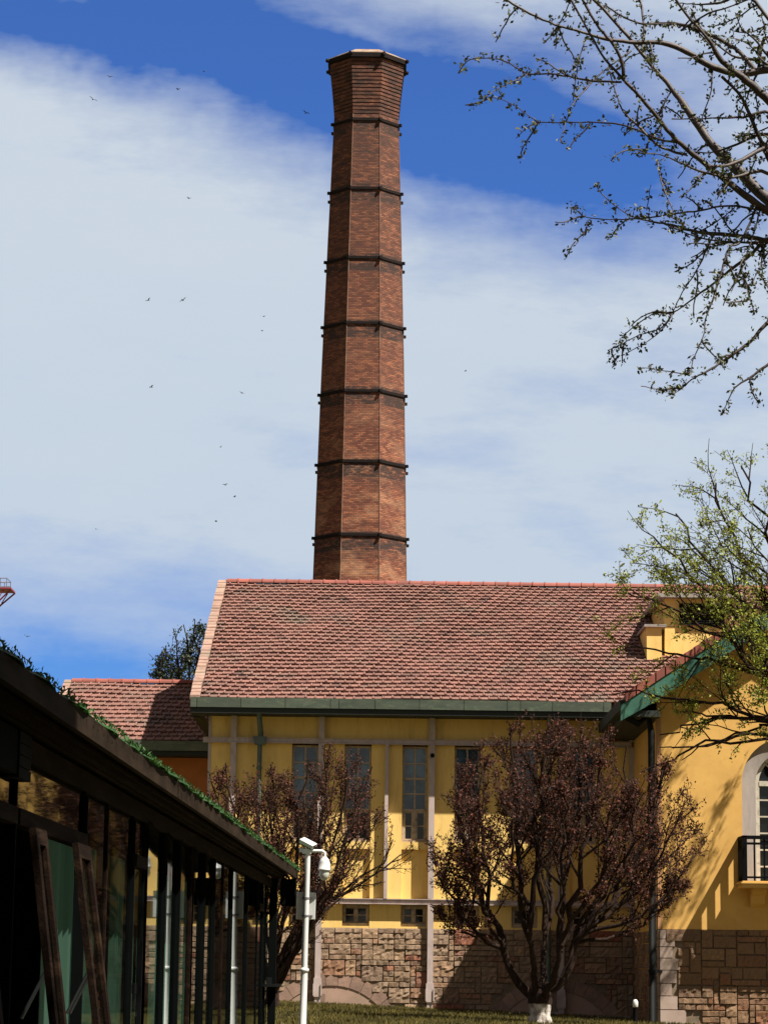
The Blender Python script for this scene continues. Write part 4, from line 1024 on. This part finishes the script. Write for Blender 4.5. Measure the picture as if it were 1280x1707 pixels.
# --- fresh green tree at right
TY3 = 97.5; off = Vector((at(1395, 1600, TY3).x, TY3, gz(18, TY3) - .1))
gt_ = empty('elm_tree', off); tag(gt_, 'fresh green tree with thin spreading boughs in front of the gabled building', 'tree')
e1 = ell(at(1340, 1010, TY3) - off, (7.8, 4.5, 6.9), .08)
zlow = at(1200, 1185, TY3).z - off.z
xmax = at(1475, 900, TY3).x - off.x
def e_in(q, r): return e1(q, r) and q.x < xmax and (q.z > zlow or r.random() < .62)
T = Tree(33, e_in, trop=.02, wig=.36, leaf=.12, nleaf=2.5, spread=.17, maxlvl=3, kids=(8, 5, 4), ang=(.35, .9), ratio=(.36, .42, .42), leaf_lv=3, minr=.010)
fk = Vector((0, 0, 5.0))
for px, py, dy, r, bul in [(1035, 985, .0, .10, 1.2), (1085, 900, -.8, .12, .8), (1130, 850, .8, .12, .6), (1190, 810, -.6, .13, .4), (1240, 770, .8, .14, .2), (1290, 740, 0, .15, 0), (1040, 1080, .5, .10, .8), (1020, 1160, -.5, .10, .5), (1095, 1250, -1.0, .09, .0), (1150, 1180, 1.0, .10, .3), (1120, 1010, -1.6, .1, .6), (1170, 920, 2.2, .1, .4), (1210, 1060, -2.4, .1, .2), (1230, 900, -2.6, .1, .4), (1350, 740, 2, .14, 0), (1430, 780, -2, .13, 0), (1455, 900, 1, .12, .4), (1100, 1225, 0, .10, .5), (1065, 1290, -.4, .09, .9), (1140, 1265, .8, .08, .6)]:
    tip = at(px, py, TY3) - off + Vector((0, dy, 0)); a = Vector((0, 0, T.r.uniform(9.0, 12.0) if py < 1120 else T.r.uniform(10.5, 11.8)))
    T.grow(None, None, 0, r, 0, curve_pts(a, tip, (0, 0, bul), 14, T.r, .16))
m = MB(); m.tube([(0, 0, -.1), (.05, 0, .6), (0, .05, 3), (.05, 0, 6), (0, 0, 9), (0, 0, 12.2)], [.5, .38, .33, .29, .24, .13], 12); m.build('trunk', BARK, gt_)
T.w.build('limb', BARK, gt_); T.tw.build('twigs', BARK, gt_); T.l.build('crown', LEAFG, gt_)
# --- distant tree behind the wing
TY4 = 150.0; off = Vector((at(322, 1500, TY4).x, TY4, 0))
bt = empty('background_tree', off); tag(bt, 'dark leafy tree rising behind the wing roof beside the hall gable', 'tree')
T = Tree(44, ell(at(326, 1150, TY4) - off, (2.9, 2.6, 4.0), .16), trop=.05, wig=.35, leaf=.17, nleaf=1.1, spread=.2, maxlvl=3, kids=(7, 6, 4), ang=(.4, 1.0), ratio=(.45, .45, .4), leaf_lv=2, minr=.014)
for px, py, dy in [(258, 1105, 0), (275, 1075, .6), (290, 1050, -.6), (305, 1040, .4), (325, 1035, 0), (345, 1045, .6), (270, 1130, .8), (300, 1100, -1.6), (340, 1090, 1.6), (375, 1110, .4), (380, 1150, -.4)]:
    tip = at(px, py, TY4) - off + Vector((0, dy, 0)); T.grow(None, None, 0, .12, 0, curve_pts((0, 0, 11 + T.r.random() * 2), tip, (0, 0, .2), 9, T.r, .15))
m = MB(); m.tube([(0, 0, -.1), (.1, 0, 5), (0, 0, 13)], [.45, .36, .2], 10); m.build('trunk', BARK, bt); T.w.build('limb', BARK, bt); T.tw.build('twigs', BARK, bt); T.l.build('crown', LEAFD, bt)
# --- near tree: boughs reaching in at the top right
HY = 24.0
hero = empty('budding_tree', (at(1580, 1500, HY).x, HY, 0)); off = hero.location.copy()
tag(hero, 'near tree with arching bare boughs and small opening buds reaching in at top right', 'tree')
B = [
 ([(980, -12), (1035, 46), (1077, 97), (1120, 148), (1145, 181), (1187, 240), (1225, 278), (1280, 333), (1345, 395), (1440, 480), (1580, 640)], 3.2, 15),
 ([(945, -12), (976, 42), (1002, 89), (1035, 127), (1078, 173), (1111, 215), (1145, 249), (1183, 278), (1225, 312), (1280, 352), (1345, 395)], 1.9, 7),
 ([(1120, -12), (1145, 25), (1179, 63), (1204, 101), (1246, 135), (1290, 175), (1380, 270), (1480, 400), (1580, 560)], 2.2, 13),
 ([(835, -6), (883, 21), (926, 40), (972, 53), (1014, 65), (1061, 70), (1103, 70), (1145, 86), (1187, 110), (1238, 122), (1300, 120), (1380, 200), (1480, 400)], 2.0, 8),
 ([(1010, 8), (1035, 25), (1065, 38), (1103, 38), (1137, 40), (1179, 55), (1225, 80), (1260, 118)], 1.5, 4),
 ([(1065, -12), (1073, 38), (1071, 80), (1077, 97)], 2.0, 3),
 ([(966, -12), (993, 38), (1018, 68), (1035, 97), (1040, 131)], 2.2, 3.2),
 ([(763, 122), (778, 101), (803, 96), (841, 101), (879, 122), (917, 122), (959, 129), (993, 135), (1035, 136)], .8, 2.2),
 ([(801, 165), (833, 146), (862, 131), (883, 122)], .7, 1.1),
 ([(814, 160), (850, 171), (879, 190), (900, 203), (943, 203), (993, 203), (1031, 207), (1069, 219), (1099, 232), (1132, 236)], .7, 2.2),
 ([(860, 230), (879, 211), (900, 203)], .6, 1.0),
 ([(1052, 84), (1010, 114), (976, 148), (955, 173), (943, 203), (934, 236)], .8, 1.6),
 ([(926, 80), (930, 46), (947, 8), (955, -12)], .8, 1.3),
 ([(955, 165), (964, 105), (976, 63)], .8, 1.2),
 ([(1120, 198), (1187, 196), (1238, 195), (1290, 190), (1380, 270)], 1.2, 4),
 ([(1153, 253), (1187, 253), (1229, 240), (1280, 224), (1380, 270)], 1.2, 4),
 ([(1179, 276), (1204, 276), (1238, 266), (1290, 243), (1380, 270)], 2.5, 5),
 ([(1056, 255), (1099, 257), (1132, 270), (1175, 287), (1221, 295), (1285, 290), (1345, 395)], 1, 3.5),
 ([(1014, 114), (1027, 156), (1040, 186), (1061, 207), (1103, 245), (1145, 257)], 1.2, 2.4),
 ([(1096, 266), (1103, 304), (1124, 354), (1141, 376)], .8, 1.3),
 ([(951, 356), (955, 344), (976, 361), (1027, 365), (1078, 363), (1120, 356), (1170, 350), (1213, 342), (1272, 350)], .8, 2.2),
 ([(993, 308), (1010, 329), (1048, 358), (1090, 369), (1120, 375), (1162, 386), (1204, 390), (1285, 402), (1380, 440), (1440, 480)], .9, 5),
 ([(970, 397), (976, 380), (980, 366)], .5, .8), ([(1078, 350), (1082, 325), (1084, 308)], .6, .9),
 ([(1100, 368), (1155, 393), (1197, 401), (1236, 404), (1285, 402)], 1.0, 2.4),
 ([(1063, 540), (1090, 522), (1120, 522), (1155, 497), (1176, 482), (1200, 463), (1227, 442), (1250, 425), (1285, 396), (1345, 395)], 1.0, 4),
 ([(1032, 568), (1040, 558), (1063, 540)], .6, 1.0),
 ([(1013, 583), (1037, 573), (1066, 558), (1102, 546), (1120, 522)], .7, 1.5),
 ([(1045, 589), (1090, 561), (1111, 540), (1120, 522)], .7, 1.4),
 ([(1123, 517), (1137, 487), (1161, 451), (1179, 413), (1191, 388)], 1, 1.8),
 ([(1152, 623), (1155, 600), (1173, 558), (1176, 534), (1191, 490), (1203, 451), (1215, 413), (1236, 400), (1262, 340)], .9, 2.2),
 ([(1069, 643), (1108, 650), (1137, 644), (1158, 629), (1185, 615), (1215, 594), (1250, 570), (1290, 528), (1370, 480), (1440, 480)], .8, 4),
 ([(1069, 612), (1114, 619), (1149, 626)], .6, 1.1), ([(1110, 660), (1125, 655), (1140, 644)], .6, .9),
 ([(1204, 692), (1209, 677), (1224, 647), (1250, 629), (1290, 600), (1370, 540), (1440, 480)], .8, 3.5),
 ([(1219, 484), (1236, 451), (1244, 425), (1259, 380), (1268, 345)], .8, 1.6), ([(1250, 499), (1236, 451)], .6, 1.0), ([(1255, 469), (1268, 442), (1290, 400)], .7, 1.4),
 ([(1204, 127), (1238, 165), (1263, 224), (1290, 280), (1345, 395)], 2.5, 5),
 ([(1132, 4), (1160, 6), (1200, 4), (1260, 2), (1380, 200)], 1, 4), ([(1135, 50), (1180, 22), (1230, 6), (1270, -12)], 1, 2), ([(1180, 60), (1220, 92), (1265, 100), (1300, 120)], 1.5, 3),
 ([(1230, 200), (1245, 160), (1262, 120), (1285, 60), (1380, 200)], 1.2, 4), ([(1100, 232), (1105, 180), (1120, 148)], .8, 1.6), ([(1165, 210), (1185, 150), (1187, 112)], .8, 1.7), ([(1085, 130), (1088, 100), (1083, 70)], .8, 1.3),
 ([(1195, 330), (1215, 290), (1228, 268)], .8, 1.5), ([(1240, 330), (1248, 290), (1262, 260)], .8, 1.6), ([(1150, 12), (1165, 40), (1185, 66)], 1, 2), ([(1225, 345), (1190, 372), (1165, 386)], .8, 1.5), ([(1225, 20), (1235, 45), (1262, 70), (1300, 120)], .8, 2.5),
]
net = [(1580, 640, 0.0), (1580, 560, 0.0)]
hw_ = MB(); ht_ = MB(); hl = MB(); rh = random.Random(77)
branches = []
for pl, r0, r1 in B:
    def near(p): return min(net, key=lambda q: (q[0] - p[0]) ** 2 + (q[1] - p[1]) ** 2)
    e = pl[-1]; s_ = pl[0]
    de = near(e); ds = near(s_)
    d_e = math.hypot(de[0] - e[0], de[1] - e[1]); d_s = math.hypot(ds[0] - s_[0], ds[1] - s_[1])
    rev = False
    if d_s < d_e - 3 and d_e > 14: rev = True
    if rev: base, path, ra, rb = ds, pl, r1, r0
    else: base, path, ra, rb = de, pl[::-1], r1, r0
    y0 = base[2]; amp = rh.uniform(-1.6, 1.6) * min(1, len(path) / 8)
    # smooth by Catmull-Rom
    sm = []
    for i in range(len(path) - 1):
        p0 = path[max(i - 1, 0)]; p1 = path[i]; p2 = path[i + 1]; p3 = path[min(i + 2, len(path) - 1)]
        for k in range(4):
            t_ = k / 4; sm.append(tuple(.5 * ((2 * p1[c]) + (-p0[c] + p2[c]) * t_ + (2 * p0[c] - 5 * p1[c] + 4 * p2[c] - p3[c]) * t_ * t_ + (-p0[c] + 3 * p1[c] - 3 * p2[c] + p3[c]) * t_ ** 3) for c in (0, 1)))
    sm.append(path[-1]); n = len(sm) - 1; pts = []; rad = []
    for i, (a, b) in enumerate(sm):
        f_ = i / n; dy = y0 + amp * f_
        jx = rh.uniform(-.8, .8) if i else 0; jy = rh.uniform(-.8, .8) if i else 0
        pts.append(at(a + jx, b + jy, HY + dy) - off); net.append((a, b, dy)); rad.append((ra + (rb - ra) * min(1, f_ * 1.25)) / FPX * HY * .5 * 2.1 * (1 + rh.uniform(-.08, .08)))
    hw_.tube(pts, rad, 8 if ra > 3 else 6, cap=True); branches.append((pts, rad))
def bud(p, rnd, sz=.044):
    for _ in range(rnd.choice([6, 7, 8, 9, 11])): leaf_quad(hl, p + Vector((rnd.gauss(0, 1), rnd.gauss(0, 1), rnd.gauss(0, 1))) * .02, sz * rnd.uniform(.6, 1.3), rnd, rnd.random())
for pts, rad in branches:
    n = len(pts) - 1; q = .03
    for i in range(n):
        seg = pts[i + 1] - pts[i]; L = seg.length
        if pts[i].x + off.x > 4.6: q = .03; continue
        thick = rad[i] > .022
        while q < L:
            p = pts[i] + seg * (q / L); q += rh.uniform(.06, .15) * (1.6 if thick else 1)
            perp = rand_perp(seg.normalized(), rh); 
            sp = p + perp * (rad[i] + rh.uniform(.01, .04)); ht_.tube([p, sp], [.007, .006], 4); bud(sp, rh)
            if rh.random() < (.08 if pts[i].x + off.x < 2.6 else .17):      # side twig
                Lt = rh.uniform(.12, .50); d = (seg.normalized() * .6 + perp * .8 + Vector((0, 0, -.25))).normalized(); c = p; tp = [c]
                for k in range(int(Lt / .07) + 1):
                    d = (d + rand_perp(d, rh) * .22 + Vector((0, 0, rh.uniform(-.10, .06)))).normalized(); c = c + d * .07; tp.append(c)
                    if rh.random() < .75: bud(c + rand_perp(d, rh) * .012, rh, .044)
                ht_.tube(tp, [.009 - .004 * k / len(tp) for k in range(len(tp))], 4)
        q -= L
m = MB(); m.tube([(0, 0, -.1), (.03, 0, .5), (0, 0, 3), at(1580, 640, HY) - off, at(1580, 560, HY) - off, at(1600, 350, HY) - off, at(1560, 100, HY) - off], [.32, .22, .18, .14, .12, .08, .04], 14); m.build('trunk', BARKH, hero)
hw_.build('bough', BARKH, hero); ht_.build('twigs', BARKH, hero); hl.build('buds', LEAFB, hero)

# --- unseen evergreens added at right to shade the pavilion and darken its reflections
def evergreen(x, y, h, r, seed, label):
    rnd = random.Random(seed); e = empty('evergreen_tree', (x, y, 0)); tag(e, label, 'tree', 'tall evergreens along the right side')
    m = MB(); m.tube([(0, 0, -.1), (0, 0, h * .95)], [.3, .04], 8); m.build('trunk', BARK, e)
    l = MB()
    for i in range(9000):
        z = h * (.06 + .94 * rnd.random() ** 1.1); rr = r * (1 - (z / h) ** 5) * (.3 + .7 * rnd.random() ** .5) * (1 + .15 * math.sin(z * 3 + seed)); a = rnd.uniform(0, 6.28)
        leaf_quad(l, (rr * math.cos(a), rr * math.sin(a), z), rnd.uniform(.5, .9), rnd, rnd.random())
    l.build('crown', LEAFD, e)
for i, (x, y, h) in enumerate(((7.6, 1, 26), (7.6, 5.5, 27), (7.6, 10, 26), (13.6, 62, 17), (15.0, 69, 16))):
    evergreen(x, y, h, 2.8 if i < 3 else 2.2, 60 + i, ['tall dark evergreen tree at the near right side, just out of the picture', 'tall dark evergreen second from the viewer at right, out of the picture', 'tall dark evergreen third from the viewer at right, out of the picture', 'dark evergreen standing on the lawn right of the view', 'dark evergreen nearest the gabled house right of the view'][i])

# ------------------------------------------------------------------ lattice mast at the left edge
LY = 200.0
lp = at(-28, 1000, LY); mast = empty('lattice_mast', (lp.x, LY, 0)); tag(mast, 'red and grey steel mast platform with railing at the left edge of the sky', 'mast')
zp = Z(984, LY, 0)
m = MB(); hwm = .8
for sx in (-1, 1):
    for sy in (-1, 1): m.tube([(sx * hwm, sy * hwm, 0), (sx * hwm, sy * hwm, zp + 2)], .07, 5)
k = 0; z = 0
while z < zp:
    for (a, b) in (((-hwm, -hwm), (hwm, -hwm)), ((hwm, -hwm), (hwm, hwm)), ((hwm, hwm), (-hwm, hwm)), ((-hwm, hwm), (-hwm, -hwm))): m.tube([(a[0], a[1], z), (b[0], b[1], min(z + 1.6, zp))], .04, 4)
    z += 1.6
m.build('lattice_tower', GREYST, mast)
xo = X(22, LY, 985) - lp.x; xi = X(14, LY, 985) - lp.x
m = MB(); m.box(-xo, xo, -1.2, 1.2, zp - .06, zp + .06)
for yy_ in (-1.1, 1.1):
    for sg in (-1, 1): m.tube([(sg * xo, yy_, zp - .06), (sg * hwm, yy_ * .7, zp - 1.5)], .07, 5); m.tube([(sg * xo * .75, yy_, zp - .1), (sg * xo * .55, yy_, zp - .9)], .04, 4)
m.build('platform', REDST, mast)
m = MB()
for yy_ in (-1.1, 1.1):
    for zz in (.45, .8): m.tube([(-xi, yy_, zp + zz), (xi, yy_, zp + zz)], .035, 4)
    for i in range(9): xx = -xi + 2 * xi * i / 8; m.tube([(xx, yy_, zp + .06), (xx, yy_, zp + .82)], .03, 4)
for sg in (-1, 1): m.tube([(sg * xi, -1.1, zp + .8), (sg * xi, 1.1, zp + .8)], .035, 4)
m.build('railing', GREYST, mast)

# ------------------------------------------------------------------ birds
def make_bird(name='bird'):
    m = MB(); m.lathe([(.004, -.10), (.03, -.05), (.04, .0), (.03, .05), (.004, .09)], 0, 0, 8)
    m.v = [(x, z, y) for x, y, z in m.v]
    for s in (-1, 1): m.poly([(s * .02, .03, .01), (s * .16, .05, .07), (s * .30, -.03, .05), (s * .15, -.03, .05), (s * .02, -.04, .01)]); 
    m.poly([(-.02, -.08, 0), (.02, -.08, 0), (.035, -.17, 0), (-.035, -.17, 0)])
    return m.build(name, BIRD)
spots = [(155, 165, 'high at upper left'), (297, 148, 'left of the chimney top'), (340, 118, 'above the others left of the chimney top'), (510, 187, 'beside the flared chimney head'), (315, 330, 'over the pale cloud left'), (440, 527, 'left of the chimney middle'), (437, 551, 'just below another bird left of the chimney middle'), (305, 500, 'in the middle of the pale cloud'), (247, 500, 'farther left in the pale cloud'), (403, 655, 'left of the chimney, mid height'), (252, 645, 'over the lower pale cloud'), (368, 745, 'above the hall roof at left'), (375, 808, 'lower above the hall roof at left'), (391, 828, 'lowest near the hall ridge, right one'), (360, 869, 'closest above the hall ridge'), (160, 882, 'low at left over the wing'), (776, 618, 'alone right of the chimney'), (45, 1061, 'low beside the mast at far left'), (183, 127, 'highest at upper left')]
bird0 = make_bird()
for i, (px, py, wh) in enumerate(spots):
    o = bird0 if i == 0 else bird0.copy()
    if i: COL.objects.link(o)
    o.location = at(px, py, 170 + 9 * (i % 7)); o.rotation_euler = (random.uniform(-.3, .3), random.uniform(-.5, .5), random.uniform(0, 6.28)); sc__ = random.uniform(.8, 1.2); o.scale = (sc__,) * 3
    tag(o, 'tiny dark bird in flight, ' + wh, 'bird', 'birds scattered across the sky')
